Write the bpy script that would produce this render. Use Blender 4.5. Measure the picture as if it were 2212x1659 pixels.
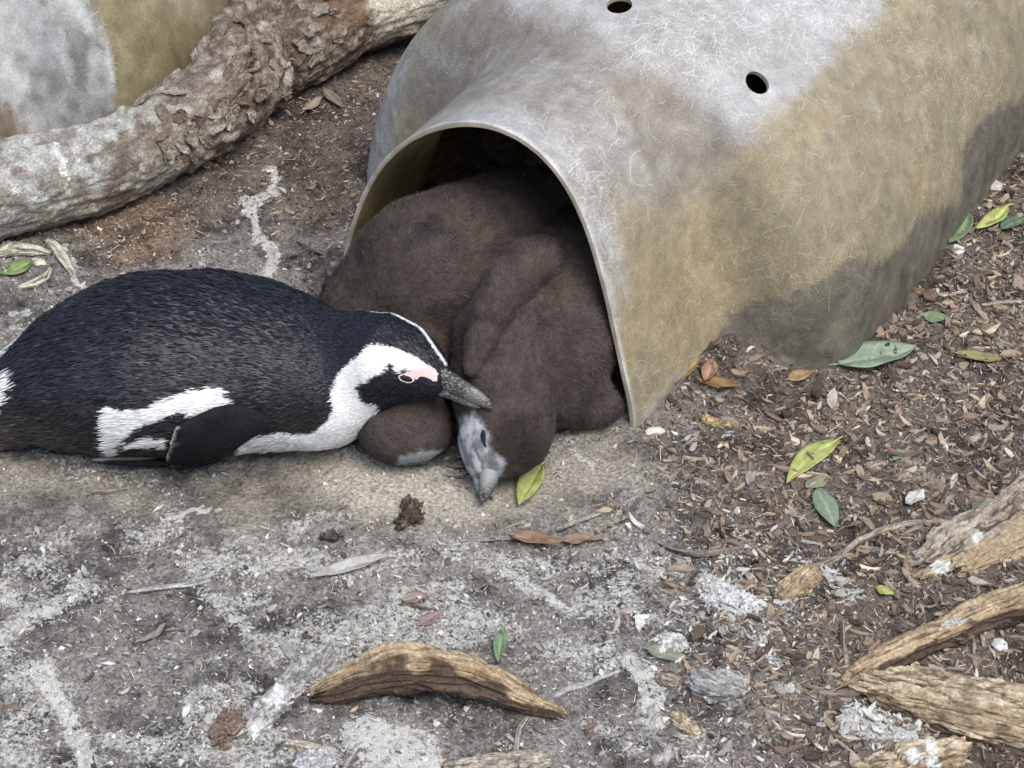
import bpy, math, random
import numpy as np
from mathutils import Vector
from mathutils.bvhtree import BVHTree

# ------------------------------------------------------------------ camera, sky, sun, exposure
for o in list(bpy.data.objects): bpy.data.objects.remove(o, do_unlink=True)
SC = bpy.context.scene
COL = SC.collection
CAM_H, PITCH, HFOV = 1.65, math.radians(38), math.radians(24)
cam = bpy.data.cameras.new('camera'); camo = bpy.data.objects.new('camera', cam); COL.objects.link(camo)
camo.location = (0, 0, CAM_H); camo.rotation_euler = (math.pi/2 - PITCH, 0, 0)
cam.sensor_fit = 'HORIZONTAL'; cam.angle = HFOV; cam.clip_start = 0.05; cam.clip_end = 500
SC.camera = camo
SUN_EL, SUN_AZ = math.radians(63), math.radians(150)        # azimuth measured from +Y (away from camera) towards +X
W = bpy.data.worlds.new('World'); SC.world = W; W.use_nodes = True
nt = W.node_tree; nt.nodes.clear()
sky = nt.nodes.new('ShaderNodeTexSky'); sky.sky_type = 'NISHITA'; sky.sun_disc = False
sky.sun_elevation = SUN_EL; sky.sun_rotation = SUN_AZ; sky.air_density = 1.0; sky.dust_density = 3.5; sky.ozone_density = 1.0
bg = nt.nodes.new('ShaderNodeBackground'); bg.inputs['Strength'].default_value = 0.15
wo = nt.nodes.new('ShaderNodeOutputWorld')
nt.links.new(sky.outputs[0], bg.inputs[0]); nt.links.new(bg.outputs[0], wo.inputs[0])
sl = bpy.data.lights.new('sun', 'SUN'); sl.energy = 1.5; sl.angle = math.radians(35); sl.color = (1.0, 0.99, 0.96)
so = bpy.data.objects.new('sun', sl); COL.objects.link(so)
sd = Vector((math.sin(SUN_AZ)*math.cos(SUN_EL), math.cos(SUN_AZ)*math.cos(SUN_EL), math.sin(SUN_EL)))
so.rotation_euler = sd.to_track_quat('Z', 'Y').to_euler(); so.location = (1, 3, 4)
VS = SC.view_settings
VS.view_transform = 'Standard'; VS.look = 'None'; VS.gamma = 1; VS.use_curve_mapping = False; VS.exposure = 0.5

# ------------------------------------------------------------------ helpers
RNG = np.random.default_rng(7)
FPX = 1106/math.tan(HFOV/2)                                 # photo read at 2212 x 1659
CP, SP = math.cos(PITCH), math.sin(PITCH)
def ray(x, y):
    u = (np.asarray(x, float)-1106)/FPX; v = (829.5-np.asarray(y, float))/FPX
    return np.stack([u, CP+v*SP, -SP+v*CP], -1)
def P(x, y, z=0.0):                                         # photo point at height z
    d = ray(x, y); t = (z-CAM_H)/d[..., 2]
    return np.array([0, 0, CAM_H]) + d*np.asarray(t)[..., None]
def proj(p):
    p = np.asarray(p, float); q = p - np.array([0, 0, CAM_H])
    w = q[..., 1]*CP - q[..., 2]*SP; up = q[..., 1]*SP + q[..., 2]*CP
    return np.stack([1106+FPX*q[..., 0]/w, 829.5-FPX*up/w], -1)

def _hash(ix, iy, iz, seed):
    h = (ix.astype(np.int64)*374761393 + iy.astype(np.int64)*668265263 + iz.astype(np.int64)*2147483647 + seed*1274126177) & 0xffffffff
    h = ((h ^ (h >> 13))*1274126177) & 0xffffffff
    h = ((h ^ (h >> 16))*2246822519) & 0xffffffff
    return ((h ^ (h >> 15)) & 0xffffff)/float(0xffffff)
def noise3(p, seed=0):
    p = np.asarray(p, float); i = np.floor(p); f = p-i; f = f*f*f*(f*(f*6-15)+10); i = i.astype(np.int64)
    r = 0
    for dx in (0, 1):
        wx = f[..., 0] if dx else 1-f[..., 0]
        for dy in (0, 1):
            wy = f[..., 1] if dy else 1-f[..., 1]
            for dz in (0, 1):
                wz = f[..., 2] if dz else 1-f[..., 2]
                r = r + wx*wy*wz*_hash(i[..., 0]+dx, i[..., 1]+dy, i[..., 2]+dz, seed)
    return r
def noise2(p, seed=0):
    p = np.asarray(p, float); i = np.floor(p); f = p-i; f = f*f*f*(f*(f*6-15)+10); i = i.astype(np.int64); z = np.zeros_like(i[..., 0])
    a = _hash(i[..., 0], i[..., 1], z, seed); b = _hash(i[..., 0]+1, i[..., 1], z, seed)
    c = _hash(i[..., 0], i[..., 1]+1, z, seed); d = _hash(i[..., 0]+1, i[..., 1]+1, z, seed)
    return (a*(1-f[..., 0])+b*f[..., 0])*(1-f[..., 1]) + (c*(1-f[..., 0])+d*f[..., 0])*f[..., 1]
def fbm(p, s, octv=4, seed=0, gain=0.5):
    p = np.asarray(p, float); fn = noise3 if p.shape[-1] == 3 else noise2
    r, a, t = 0, 1.0, 0
    for k in range(octv):
        r = r + a*fn(p*s+17.3*k, seed+k); t += a; a *= gain; s *= 2.03
    return r/t
def sstep(a, b, x):
    t = np.clip((x-a)/(b-a), 0, 1); return t*t*(3-2*t)
def mix(a, b, t):
    t = np.asarray(t)[..., None]; return np.asarray(a)*(1-t) + np.asarray(b)*t
def sdpoly(q, poly):                                         # signed distance, negative inside
    q = np.asarray(q, float); poly = np.asarray(poly, float)
    d = np.full(q.shape[:-1], 1e18); s = np.ones(q.shape[:-1]); n = len(poly)
    for i in range(n):
        a, b = poly[i], poly[i-1]; e = b-a; w = q-a
        t = np.clip((w@e)/(e@e+1e-12), 0, 1); bb = w-t[..., None]*e
        d = np.minimum(d, (bb**2).sum(-1))
        c1 = q[..., 1] >= a[1]; c2 = q[..., 1] < b[1]; c3 = e[0]*w[..., 1] > e[1]*w[..., 0]
        s = np.where((c1 & c2 & c3) | (~c1 & ~c2 & ~c3), -s, s)
    return s*np.sqrt(d)
def sdline(q, pts):
    q = np.asarray(q, float); d = np.full(q.shape[:-1], 1e18); pts = np.asarray(pts, float)
    for a, b in zip(pts[:-1], pts[1:]):
        e = b-a; w = q-a; t = np.clip((w@e)/(e@e+1e-12), 0, 1)
        d = np.minimum(d, ((w-t[..., None]*e)**2).sum(-1))
    return np.sqrt(d)

def make_mesh(name, V, F3=None, F4=None, smooth=True, attrs=None):
    """fast numpy mesh: F3 (n,3) and F4 (m,4)"""
    me = bpy.data.meshes.new(name); V = np.asarray(V, np.float32)
    F3 = np.zeros((0, 3), np.int32) if F3 is None else np.asarray(F3, np.int32)
    F4 = np.zeros((0, 4), np.int32) if F4 is None else np.asarray(F4, np.int32)
    me.vertices.add(len(V)); me.vertices.foreach_set('co', V.ravel())
    nl = F3.size+F4.size
    me.loops.add(nl); me.loops.foreach_set('vertex_index', np.concatenate([F3.ravel(), F4.ravel()]).astype(np.int32))
    npol = len(F3)+len(F4); me.polygons.add(npol)
    st = np.concatenate([np.arange(len(F3))*3, F3.size+np.arange(len(F4))*4]).astype(np.int32)
    me.polygons.foreach_set('loop_start', st)
    me.update(calc_edges=True)
    me.polygons.foreach_set('use_smooth', np.full(npol, smooth, dtype=bool))
    for k, (typ, arr) in (attrs or {}).items():
        add_attr(me, k, typ, arr)
    me.validate(); return me
def add_attr(me, name, typ, arr):
    at = me.attributes.new(name, typ, 'POINT'); arr = np.asarray(arr, np.float32)
    if typ == 'FLOAT_COLOR':
        if arr.shape[1] == 3: arr = np.concatenate([arr, np.ones((len(arr), 1), np.float32)], 1)
        at.data.foreach_set('color', arr.ravel())
    elif typ == 'FLOAT_VECTOR': at.data.foreach_set('vector', arr.ravel())
    else: at.data.foreach_set('value', arr.ravel())
def obj(name, me, mat=None, parent=None, label=None, cat=None, group=None, kind=None):
    o = bpy.data.objects.new(name, me); COL.objects.link(o)
    if me is not None and mat is not None and len(me.materials) == 0: me.materials.append(mat)
    if parent is not None: o.parent = parent
    tag(o, label, cat, group, kind); return o
def tag(o, label=None, cat=None, group=None, kind=None):
    if label: o['label'] = label
    if cat: o['category'] = cat
    if group: o['group'] = group
    if kind: o['kind'] = kind
def empty(name, loc, label, cat, group=None, rz=0):
    o = bpy.data.objects.new(name, None); COL.objects.link(o); o.location = [float(v) for v in loc]; o.rotation_euler = (0, 0, rz)
    o.empty_display_size = 0.05
    tag(o, label, cat, group); return o

def surface_nets(fn, lo, hi, h, chunk=None):
    lo = np.asarray(lo, float); hi = np.asarray(hi, float)
    n = np.ceil((hi-lo)/h).astype(int)+1
    ax = [lo[k]+h*np.arange(n[k]) for k in range(3)]
    G = np.stack(np.meshgrid(*ax, indexing='ij'), -1).reshape(-1, 3)
    f = np.concatenate([fn(g) for g in np.array_split(G, max(1, len(G)//400000))]).reshape(n)
    ins = f < 0
    c = [ins[dx:n[0]-1+dx, dy:n[1]-1+dy, dz:n[2]-1+dz] for dx in (0, 1) for dy in (0, 1) for dz in (0, 1)]
    s = sum(x.astype(np.int8) for x in c); act = (s > 0) & (s < 8)
    I, J, K = np.nonzero(act); idx = np.full(act.shape, -1, np.int64); idx[I, J, K] = np.arange(len(I))
    acc = np.zeros((len(I), 3)); cnt = np.zeros(len(I))
    cor = [(dx, dy, dz) for dx in (0, 1) for dy in (0, 1) for dz in (0, 1)]
    val = {q: f[I+q[0], J+q[1], K+q[2]] for q in cor}
    for q in cor:
        for k in range(3):
            if q[k]: continue
            r = list(q); r[k] = 1; r = tuple(r); a, b = val[q], val[r]
            m = (a < 0) != (b < 0); t = np.where(m, a/np.where(m, a-b, 1), 0)
            p = np.tile(np.array(q, float), (len(I), 1)); p[:, k] += t
            acc += p*m[:, None]; cnt += m
    V = lo + h*(np.stack([I, J, K], -1) + acc/cnt[:, None])
    quads = []
    for k in range(3):
        a1, a2 = [(1, 2), (2, 0), (0, 1)][k]
        sl0 = [slice(1, -1)]*3; sl1 = [slice(1, -1)]*3
        sl0[k] = slice(0, n[k]-1); sl1[k] = slice(1, n[k])
        A, B = ins[tuple(sl0)], ins[tuple(sl1)]
        E = np.argwhere(A != B); flip = A[tuple(E.T)]
        off = np.ones(3, int); off[k] = 0; E = E+off
        def cell(d1, d2):
            q = E.copy(); q[:, a1] -= d1; q[:, a2] -= d2; return idx[tuple(q.T)]
        Q = np.stack([cell(1, 1), cell(0, 1), cell(0, 0), cell(1, 0)], -1)
        Q[~flip] = Q[~flip][:, ::-1]; quads.append(Q)
    Q = np.concatenate(quads); Q = Q[(Q >= 0).all(1)]
    return V, Q
def vnormals(V, F4=None, F3=None):
    N = np.zeros_like(V)
    if F4 is not None and len(F4):
        fn = np.cross(V[F4[:, 2]]-V[F4[:, 0]], V[F4[:, 3]]-V[F4[:, 1]])
        for k in range(4): np.add.at(N, F4[:, k], fn)
    if F3 is not None and len(F3):
        fn = np.cross(V[F3[:, 1]]-V[F3[:, 0]], V[F3[:, 2]]-V[F3[:, 0]])
        for k in range(3): np.add.at(N, F3[:, k], fn)
    return N/(np.linalg.norm(N, axis=1, keepdims=True)+1e-12)
def unit(v): return v/(np.linalg.norm(v, axis=-1, keepdims=True)+1e-12)
def sample_surface(V, F4, n, rng, N=None, weight=None):
    T = np.concatenate([F4[:, [0, 1, 2]], F4[:, [0, 2, 3]]])
    A = np.linalg.norm(np.cross(V[T[:, 1]]-V[T[:, 0]], V[T[:, 2]]-V[T[:, 0]]), axis=1)
    if weight is not None: A = A*weight(V[T].mean(1))
    ti = rng.choice(len(T), n, p=A/A.sum()); u, v = rng.random(n), rng.random(n); m = u+v > 1; u[m] = 1-u[m]; v[m] = 1-v[m]
    t = T[ti]; b = np.stack([1-u-v, u, v], -1)[..., None]
    N = vnormals(V, F4) if N is None else N
    return (V[t]*b).sum(1), unit((N[t]*b).sum(1))
def strips(root, nrm, direc, length, width, lift, curl, color, side_jit=0.0, rng=RNG, seg=2, keepn=True):
    """tapered ribbons growing from root; lift = angle off the surface, curl = extra bend"""
    n = len(root); L = np.broadcast_to(length, n); Wd = np.broadcast_to(width, n)
    lift = np.broadcast_to(lift, n); curl = np.broadcast_to(curl, n)
    d = unit(direc-(direc*nrm).sum(-1, keepdims=True)*nrm)
    s = np.cross(nrm, d)
    if np.any(side_jit): 
        ang = rng.normal(0, 1, n)*side_jit; d = d*np.cos(ang)[:, None]+s*np.sin(ang)[:, None]; s = np.cross(nrm, d)
    roll = rng.normal(0, .35, n)
    w = s*np.cos(roll)[:, None]+nrm*np.sin(roll)[:, None]
    rows = [(-1, 0), (1, 0)]
    V = []; p = root.copy(); a = lift.copy()
    V += [p-w*(Wd*.5)[:, None], p+w*(Wd*.5)[:, None]]
    for k in range(seg):
        stp = L/seg; p = p+(d*np.cos(a)[:, None]+nrm*np.sin(a)[:, None])*stp[:, None]; a = a-curl/seg
        if k < seg-1:
            V += [p-w*(Wd*.5)[:, None], p+w*(Wd*.5)[:, None]]
        else: V += [p]
    m = 2*seg+1
    V = np.stack(V, 1).reshape(-1, 3); base = (np.arange(n)*m)[:, None]
    F4 = np.concatenate([base+np.array([[2*k, 2*k+1, 2*k+3, 2*k+2]]) for k in range(seg-1)]) if seg > 1 else np.zeros((0, 4), int)
    F3 = base+np.array([[2*(seg-1), 2*(seg-1)+1, 2*seg]])
    C = np.repeat(color, m, 0); NN = np.repeat(nrm, m, 0)
    return V, F3, F4, C, NN

# ---- materials
def rgba(c): return (*c, 1) if len(c) == 3 else c
class Mat:
    def __init__(s, name, rough=0.8, spec=0.3):
        s.m = bpy.data.materials.new(name); s.m.use_nodes = True; s.t = s.m.node_tree; s.b = s.t.nodes['Principled BSDF']
        s.b.inputs['Roughness'].default_value = rough; s.b.inputs['Specular IOR Level'].default_value = spec
    def n(s, typ, **kw):
        nd = s.t.nodes.new(typ)
        for k, v in kw.items(): setattr(nd, k, v)
        return nd
    def L(s, a, b): s.t.links.new(a, b)
    def coord(s, which='Object'):
        if not hasattr(s, '_tc'): s._tc = s.n('ShaderNodeTexCoord')
        return s._tc.outputs[which]
    def mapping(s, scale, rot=(0, 0, 0)):
        mp = s.n('ShaderNodeMapping'); mp.inputs['Scale'].default_value = scale; mp.inputs['Rotation'].default_value = rot
        s.L(s.coord(), mp.inputs['Vector']); return mp.outputs[0]
    def noise(s, scale, detail=4, rough=0.6, vec=None, dist=0):
        nd = s.n('ShaderNodeTexNoise'); nd.inputs['Scale'].default_value = scale; nd.inputs['Detail'].default_value = detail
        nd.inputs['Roughness'].default_value = rough; nd.inputs['Distortion'].default_value = dist
        s.L(vec if vec is not None else s.coord(), nd.inputs['Vector']); return nd.outputs['Fac']
    def attr(s, name): 
        nd = s.n('ShaderNodeAttribute'); nd.attribute_name = name; return nd
    def math(s, op, a, b=None, c=None):
        nd = s.n('ShaderNodeMath', operation=op)
        for i, v in enumerate((a, b, c)):
            if v is None: continue
            if isinstance(v, (int, float)): nd.inputs[i].default_value = v
            else: s.L(v, nd.inputs[i])
        return nd.outputs[0]
    def rng(s, v, a, b, c=0, d=1, smooth=True):
        nd = s.n('ShaderNodeMapRange'); nd.interpolation_type = 'SMOOTHSTEP' if smooth else 'LINEAR'
        for i, x in enumerate((a, b, c, d)): nd.inputs[i+1].default_value = x
        s.L(v, nd.inputs[0]); return nd.outputs[0]
    def mix(s, a, b, f, mode='MIX'):
        nd = s.n('ShaderNodeMix', data_type='RGBA', blend_type=mode)
        for i, v in ((0, f), (6, a), (7, b)):
            if isinstance(v, (int, float)): nd.inputs[i].default_value = v
            elif isinstance(v, tuple): nd.inputs[i].default_value = rgba(v)
            else: s.L(v, nd.inputs[i])
        return nd.outputs[2]
    def gray(s, v):
        nd = s.n('ShaderNodeCombineColor'); [s.L(v, nd.inputs[i]) for i in range(3)]; return nd.outputs[0]
    def color(s, c):
        if isinstance(c, tuple): s.b.inputs['Base Color'].default_value = rgba(c)
        else: s.L(c, s.b.inputs['Base Color'])
    def bump(s, h, strength=0.5, dist=0.002, prev=None):
        nd = s.n('ShaderNodeBump'); nd.inputs['Strength'].default_value = strength; nd.inputs['Distance'].default_value = dist
        s.L(h, nd.inputs['Height'])
        if prev is not None: s.L(prev, nd.inputs['Normal'])
        s.L(nd.outputs[0], s.b.inputs['Normal']); return nd.outputs[0]

def vc_mat(name, rough=0.85, spec=0.2, nscale=300, namp=0.5, bump=0.4, bscale=None, bdist=0.001, stretch=None):
    """vertex colour times fine noise, with bump"""
    m = Mat(name, rough, spec); c = m.attr('Col').outputs['Color']
    vec = m.mapping(stretch) if stretch else None
    f = m.rng(m.noise(nscale, 5, 0.65, vec), 0.25, 0.75, 1-namp, 1+namp, False)
    m.color(m.mix(c, m.gray(f), 1.0, 'MULTIPLY'))
    m.bump(m.noise(bscale or nscale, 5, 0.65, vec), bump, bdist); return m

# ------------------------------------------------------------------ the ground
PALE = [(-40, 975), (200, 1010), (420, 1030), (540, 985), (740, 965), (900, 1000), (1010, 1040), (1190, 1010), (1260, 950), (1360, 925), (1420, 985), (1330, 1080),
        (1180, 1130), (960, 1150), (700, 1110), (520, 1150), (330, 1120), (100, 1100), (-40, 1120)]
PALE2 = [(150, 1050), (420, 1010), (740, 960), (1010, 1030), (1190, 1000), (1380, 925), (1480, 1000), (1420, 1110), (1250, 1210), (1000, 1260), (700, 1290), (450, 1250), (300, 1190), (60, 1200), (-60, 1120)]
def mound(x, y):
    q = P(1640, 770)[:2]; r = P(1530, 800)[:2]
    return 0.030*np.exp(-(((x-q[0])/.11)**2+((y-q[1]-.02)/.05)**2)) + 0.022*np.exp(-(((x-r[0])/.06)**2+((y-r[1])/.05)**2))
def gh_low(x, y):
    p = np.stack([np.asarray(x, float), np.asarray(y, float)], -1)
    near = np.exp(-((p[..., 0]/2.0)**2+((p[..., 1]-2.2)/2.0)**2))
    return (fbm(p, 3.0, 3, 11)-.5)*0.022*near + mound(p[..., 0], p[..., 1])
def gz(x, y): return float(gh_low(np.array([x]), np.array([y]))[0])
def PG(x, y, dz=0.0):                                       # photo point on the ground sheet
    q = P(x, y, 0.0)
    for _ in range(3):
        h = gh_low(q[..., 0], q[..., 1]); d = ray(x, y); t = (h+dz-CAM_H)/d[..., 2]; q = np.array([0, 0, CAM_H])+d*np.asarray(t)[..., None]
    return q
GUANO = [  # polyline in photo points, half width, strength
    ([(520, 430), (545, 470), (565, 500), (575, 545), (585, 600)], 15, 1.0), ([(590, 380), (560, 420), (530, 440)], 13, .8), ([(455, 540), (480, 580)], 16, .55),
    ([(80, 1455), (115, 1500), (135, 1560), (160, 1620), (190, 1680)], 24, 1.1), ([(0, 1390), (70, 1330), (130, 1300), (190, 1250)], 34, .8),
    ([(0, 1260), (60, 1230), (130, 1215)], 30, .55), ([(1345, 1420), (1385, 1480), (1420, 1560)], 22, .95), ([(1300, 1600), (1400, 1620)], 30, .6),
    ([(790, 1590), (860, 1610), (930, 1600)], 32, 1.0), ([(830, 1650), (940, 1660)], 40, .9), ([(1090, 1200), (1130, 1240), (1180, 1280), (1220, 1320)], 16, .85),
    ([(470, 1310), (530, 1350), (590, 1390), (640, 1440)], 24, .75), ([(1360, 1215), (1380, 1250)], 26, .7), ([(1530, 1270), (1580, 1300), (1620, 1315)], 22, 1.1),
    ([(1640, 1400), (1660, 1430)], 22, .8), ([(1830, 1560), (1880, 1580), (1960, 1600)], 30, .9), ([(980, 1330), (1060, 1350), (900, 1360)], 40, .7),
    ([(300, 1170), (400, 1150)], 30, .6), ([(620, 1160), (680, 1130), (740, 1110)], 14, .7), ([(360, 1140), (400, 1110), (440, 1090)], 8, .9), ([(150, 600), (185, 650), (180, 690)], 9, .9),
    ([(110, 545), (140, 580), (160, 610)], 10, .8), ([(0, 660), (60, 680)], 9, .7), ([(0, 715), (50, 740), (80, 720)], 18, .6), ([(740, 1235), (860, 1215), (1000, 1200)], 30, .6), ([(1240, 985), (1290, 1020)], 10, .8),
    ([(1500, 1330), (1700, 1340)], 45, .5), ([(1200, 1410), (1280, 1400)], 40, .45), ([(640, 1480), (760, 1440)], 30, .5), ([(1740, 1230), (1850, 1300)], 35, .5), ([(200, 1640), (330, 1600)], 40, .45),
    ([(760, 985), (900, 1010), (1000, 1030)], 24, .55), ([(1520, 705), (1600, 700), (1700, 715), (1760, 730)], 10, .6)]
def ground_fields(p):
    """returns colour (n,3) and guano amount (n) for ground points p (n,2)"""
    p3 = np.concatenate([p, np.zeros((len(p), 1))], 1); px = proj(p3)
    ok = (p[:, 1] > .6)
    wob = np.stack([fbm(p, 14, 3, 31), fbm(p, 14, 3, 37)], -1)-.5
    wob2 = np.stack([fbm(p, 60, 3, 41), fbm(p, 60, 3, 47)], -1)-.5
    q = px+wob*70+wob2*26
    big = fbm(p, 5, 4, 3); med = fbm(p, 22, 4, 5); fine = fbm(p, 90, 3, 9)
    dark, mid, warm, pale = np.array([.055, .050, .047]), np.array([.235, .222, .203]), np.array([.14, .092, .06]), np.array([.44, .405, .335])
    t = sstep(.30, .70, med*.55+fine*.35+big*.15)
    c = mix(dark, mid, t)
    # brown mulch to the right and by the log
    right = sstep(1250, 1750, q[:, 0]-.25*(q[:, 1]-1000))*sstep(0, 1, ok)
    upl = sstep(620, 380, q[:, 1])*sstep(1250, 1000, q[:, 0])
    c = mix(c, mix(np.array([.042, .033, .027]), np.array([.135, .11, .088]), t), np.clip(right*.85+upl*.9, 0, 1))
    rust = sstep(110, 30, np.hypot((q[:, 0]-290)*.6, q[:, 1]-510)); c = mix(c, warm*(.6+t[:, None]), rust*.8)
    pl = sstep(25, -45, sdpoly(q, PALE)); pc = mix(np.array([.21, .19, .16]), pale, sstep(.3, .7, big*.4+med*.6))
    core = sstep(330, 80, np.hypot((q[:, 0]-880), (q[:, 1]-1030)*1.9)); pc = mix(pc*.72, pale*1.08, core)
    c = mix(c, pc, pl*.85)
    p2 = sstep(60, -110, sdpoly(q+wob*60, PALE2))*(1-pl); c = mix(c, mix(np.array([.17, .158, .14]), np.array([.36, .34, .295]), t), p2*.75)
    sh = sstep(500, 250, np.hypot(q[:, 0]-1050, (q[:, 1]-620)))*0  # (nest floor keeps the soil colour)
    g = np.zeros(len(p))
    for pts, w, s in GUANO:
        d = sdline(q, pts); g = np.maximum(g, s*(1.35 if s >= .9 else 1.05)*sstep(w*1.8, w*.2, d))
    low = sstep(1120, 1230, q[:, 1])*sstep(1900, 1300, q[:, 0])
    g = np.maximum(g, low*(.16+sstep(.42, .66, fbm(p*np.array([1., 1.8]), 11, 4, 71))*.55))
    g = np.maximum(g, sstep(400, 700, q[:, 1])*sstep(760, 500, q[:, 0])*sstep(.52, .72, fbm(p, 13, 4, 77))*.5)
    return c, np.clip(g, 0, 1.5), pl, right
def axis(lo, hi, h, far):
    core = np.arange(lo, hi+h/2, h); out = []; s, x = h, 0
    while x < far: s *= 1.23; x += s; out.append(x)
    out = np.array(out); return np.concatenate([lo-out[::-1], core, hi+out])
gx, gy = axis(-.86, .86, .0034, 30), axis(1.42, 3.12, .0034, 30)
GX, GY = np.meshgrid(gx, gy, indexing='ij'); gp2 = np.stack([GX.ravel(), GY.ravel()], -1)
gc, gg, gpl, gri = ground_fields(gp2)
nearw = np.exp(-((gp2[:, 0]/1.6)**2+((gp2[:, 1]-2.2)/1.6)**2)**2)
rough = nearw*(1-.75*gpl)
gzv = gh_low(gp2[:, 0], gp2[:, 1]) + rough*((fbm(gp2, 24, 3, 13)-.5)*.012 + (np.abs(fbm(gp2, 75, 3, 15)-.5))*-.012+.002 + (noise2(gp2*190, 19)-.5)*.0028) + gg*nearw*(.0012+.002*(noise2(gp2*150, 23)-.3))
nx_, ny_ = len(gx), len(gy); gi = np.arange(nx_*ny_).reshape(nx_, ny_)
gq = np.stack([gi[:-1, :-1], gi[1:, :-1], gi[1:, 1:], gi[:-1, 1:]], -1).reshape(-1, 4)
GM = Mat('soil', 0.93, 0.15)
_c = GM.attr('Col').outputs['Color']; _g = GM.attr('guano').outputs['Fac']
_f1 = GM.noise(260, 6, .7); _f2 = GM.noise(700, 4, .7); _f3 = GM.noise(120, 5, .65, None, .6)
_c = GM.mix(_c, GM.gray(GM.rng(_f1, .30, .70, .25, 1.75, False)), 1.0, 'MULTIPLY')
_c = GM.mix(_c, (.30, .27, .23), GM.rng(_f2, .62, .74, 0, .55))
_c = GM.mix(_c, (.02, .016, .013), GM.rng(_f3, .36, .27, 0, .6))
_f4 = GM.noise(38, 6, .7, GM.mapping((1, 1.7, 1), (0, 0, .5)), .8)
_m = GM.math('ADD', _g, GM.math('MULTIPLY', GM.math('SUBTRACT', GM.math('ADD', GM.math('ADD', GM.math('MULTIPLY', _f1, .45), GM.math('MULTIPLY', _f3, .25)), GM.math('MULTIPLY', _f4, .30)), .5), 4.2))
_gcol = GM.mix((.36, .36, .33), (.70, .70, .65), GM.rng(_f2, .3, .7))
_c = GM.mix(_c, _gcol, GM.rng(_m, .40, .95, 0, .9)); GM.color(_c)
GM.bump(GM.math('ADD', _f1, GM.math('MULTIPLY', _f2, .5)), .7, .003)
gme = make_mesh('ground', np.concatenate([gp2, gzv[:, None]], 1), F4=gq, attrs={'Col': ('FLOAT_COLOR', gc), 'guano': ('FLOAT', gg)})
ground = obj('ground', gme, GM.m, kind='structure', label='grey brown soil spattered with white bird droppings')

# ------------------------------------------------------------------ fibreglass nests
OPEN_L, OPEN_R = P(735, 650), P(1370, 925)
OM = ((OPEN_L+OPEN_R)/2); LD = unit(OPEN_R-OPEN_L); AD = np.array([-LD[1], LD[0], 0]); NEST_RZ = math.atan2(LD[1], LD[0])
RIM_PX = [(752, 520), (765, 470), (785, 420), (830, 345), (880, 300), (950, 271), (1020, 262), (1090, 277), (1150, 312), (1200, 360), (1240, 425), (1275, 510), (1300, 600), (1325, 710), (1347, 810), (1370, 925)]
def plane_hit(x, y):
    d = ray(x, y); o = np.array([0, 0, CAM_H]); t = ((OM-o)@AD)/(d@AD); q = o+t*d; return np.array([(q-OM)@LD, q[2]])
rim = np.array([plane_hit(*p) for p in RIM_PX])
RC = np.array([0, .06]); rt = np.arctan2(rim[:, 1]-RC[1], rim[:, 0]-RC[0]); rr = np.hypot(rim[:, 0]-RC[0], rim[:, 1]-RC[1])
rt = np.concatenate([[math.pi+.35], rt, [-.6]]); rr = np.concatenate([[.212], rr, [.235]])
o_ = np.argsort(rt); rt, rr = rt[o_], rr[o_]
_tt = np.linspace(-.9, math.pi+.7, 400); _rr = np.interp(_tt, rt, rr)
_k = np.hanning(41); _k /= _k.sum(); _rr = np.convolve(np.pad(_rr, 20, 'edge'), _k, 'valid')
def smax(a, b, k): h = np.clip(.5+.5*(a-b)/k, 0, 1); return b+(a-b)*h+k*h*(1-h)
def smin(a, b, k): return -smax(-a, -b, k)
def nest_sdf(p):
    l, a, z = p[:, 0], p[:, 1], p[:, 2]
    Wn = .346-.085*np.clip(a-.2, 0, 1); Hn = .343+.045*np.clip(a, 0, .7); zz = np.maximum(z, 0)
    cs = ((np.abs(l/Wn)**2.08+(zz/Hn)**2.08)**(1/2.08)-1)*.29
    front = (-(a-(.150+.40*np.minimum(l*l, .1)))+.12*z)*.95
    back = .97*(a-1.08)+.25*z
    d = smax(cs, smax(front, back, .03), .065)
    d = d-.003*np.sin(l*9+1)*np.cos(a*7)
    th = np.arctan2(z-RC[1], l-RC[0]); th = np.where(th < -math.pi/2, th+2*math.pi, th)
    r = np.hypot(l-RC[0], z-RC[1]); R = np.interp(th, _tt, _rr)
    R = R+.012*np.clip((a-.02)/.18, 0, 1)*(th > -.3)
    t = np.maximum((r-R)*.93, np.maximum(-(a+.06), a-.30))
    return smin(d, t, .034)
nv, nq = surface_nets(nest_sdf, (-.46, -.09, -.16), (.46, 1.16, .5), .0085)
import bmesh
nm = make_mesh('nest_outer', nv, F4=nq); bm = bmesh.new(); bm.from_mesh(nm)
for co, no in (((0, 0, 0), (0, -1, 0)), ((0, 0, -.03), (0, 0, -1))):
    bmesh.ops.bisect_plane(bm, geom=bm.verts[:]+bm.edges[:]+bm.faces[:], dist=1e-5, plane_co=co, plane_no=no, clear_outer=True)
bmesh.ops.remove_doubles(bm, verts=bm.verts, dist=.0012)
bm.to_mesh(nm); bm.free()
tmpo = bpy.data.objects.new('tmp', nm); COL.objects.link(tmpo)
md = tmpo.modifiers.new('s', 'SOLIDIFY'); md.thickness = .0055; md.offset = -1; md.use_even_offset = False
HOLES = [(.017, .238), (.184, .258), (-.165, .25)]
cuts = []
def top_point(l, a):
    z = np.linspace(.1, .5, 400); f = nest_sdf(np.stack([np.full(400, l), np.full(400, a), z], -1)); zt = z[np.nonzero(f < 0)[0].max()]
    q = np.array([l, a, zt]); e = 2e-3
    g = np.array([nest_sdf((q+e*d)[None])[0]-nest_sdf((q-e*d)[None])[0] for d in np.eye(3)]); return q, unit(g)
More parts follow.
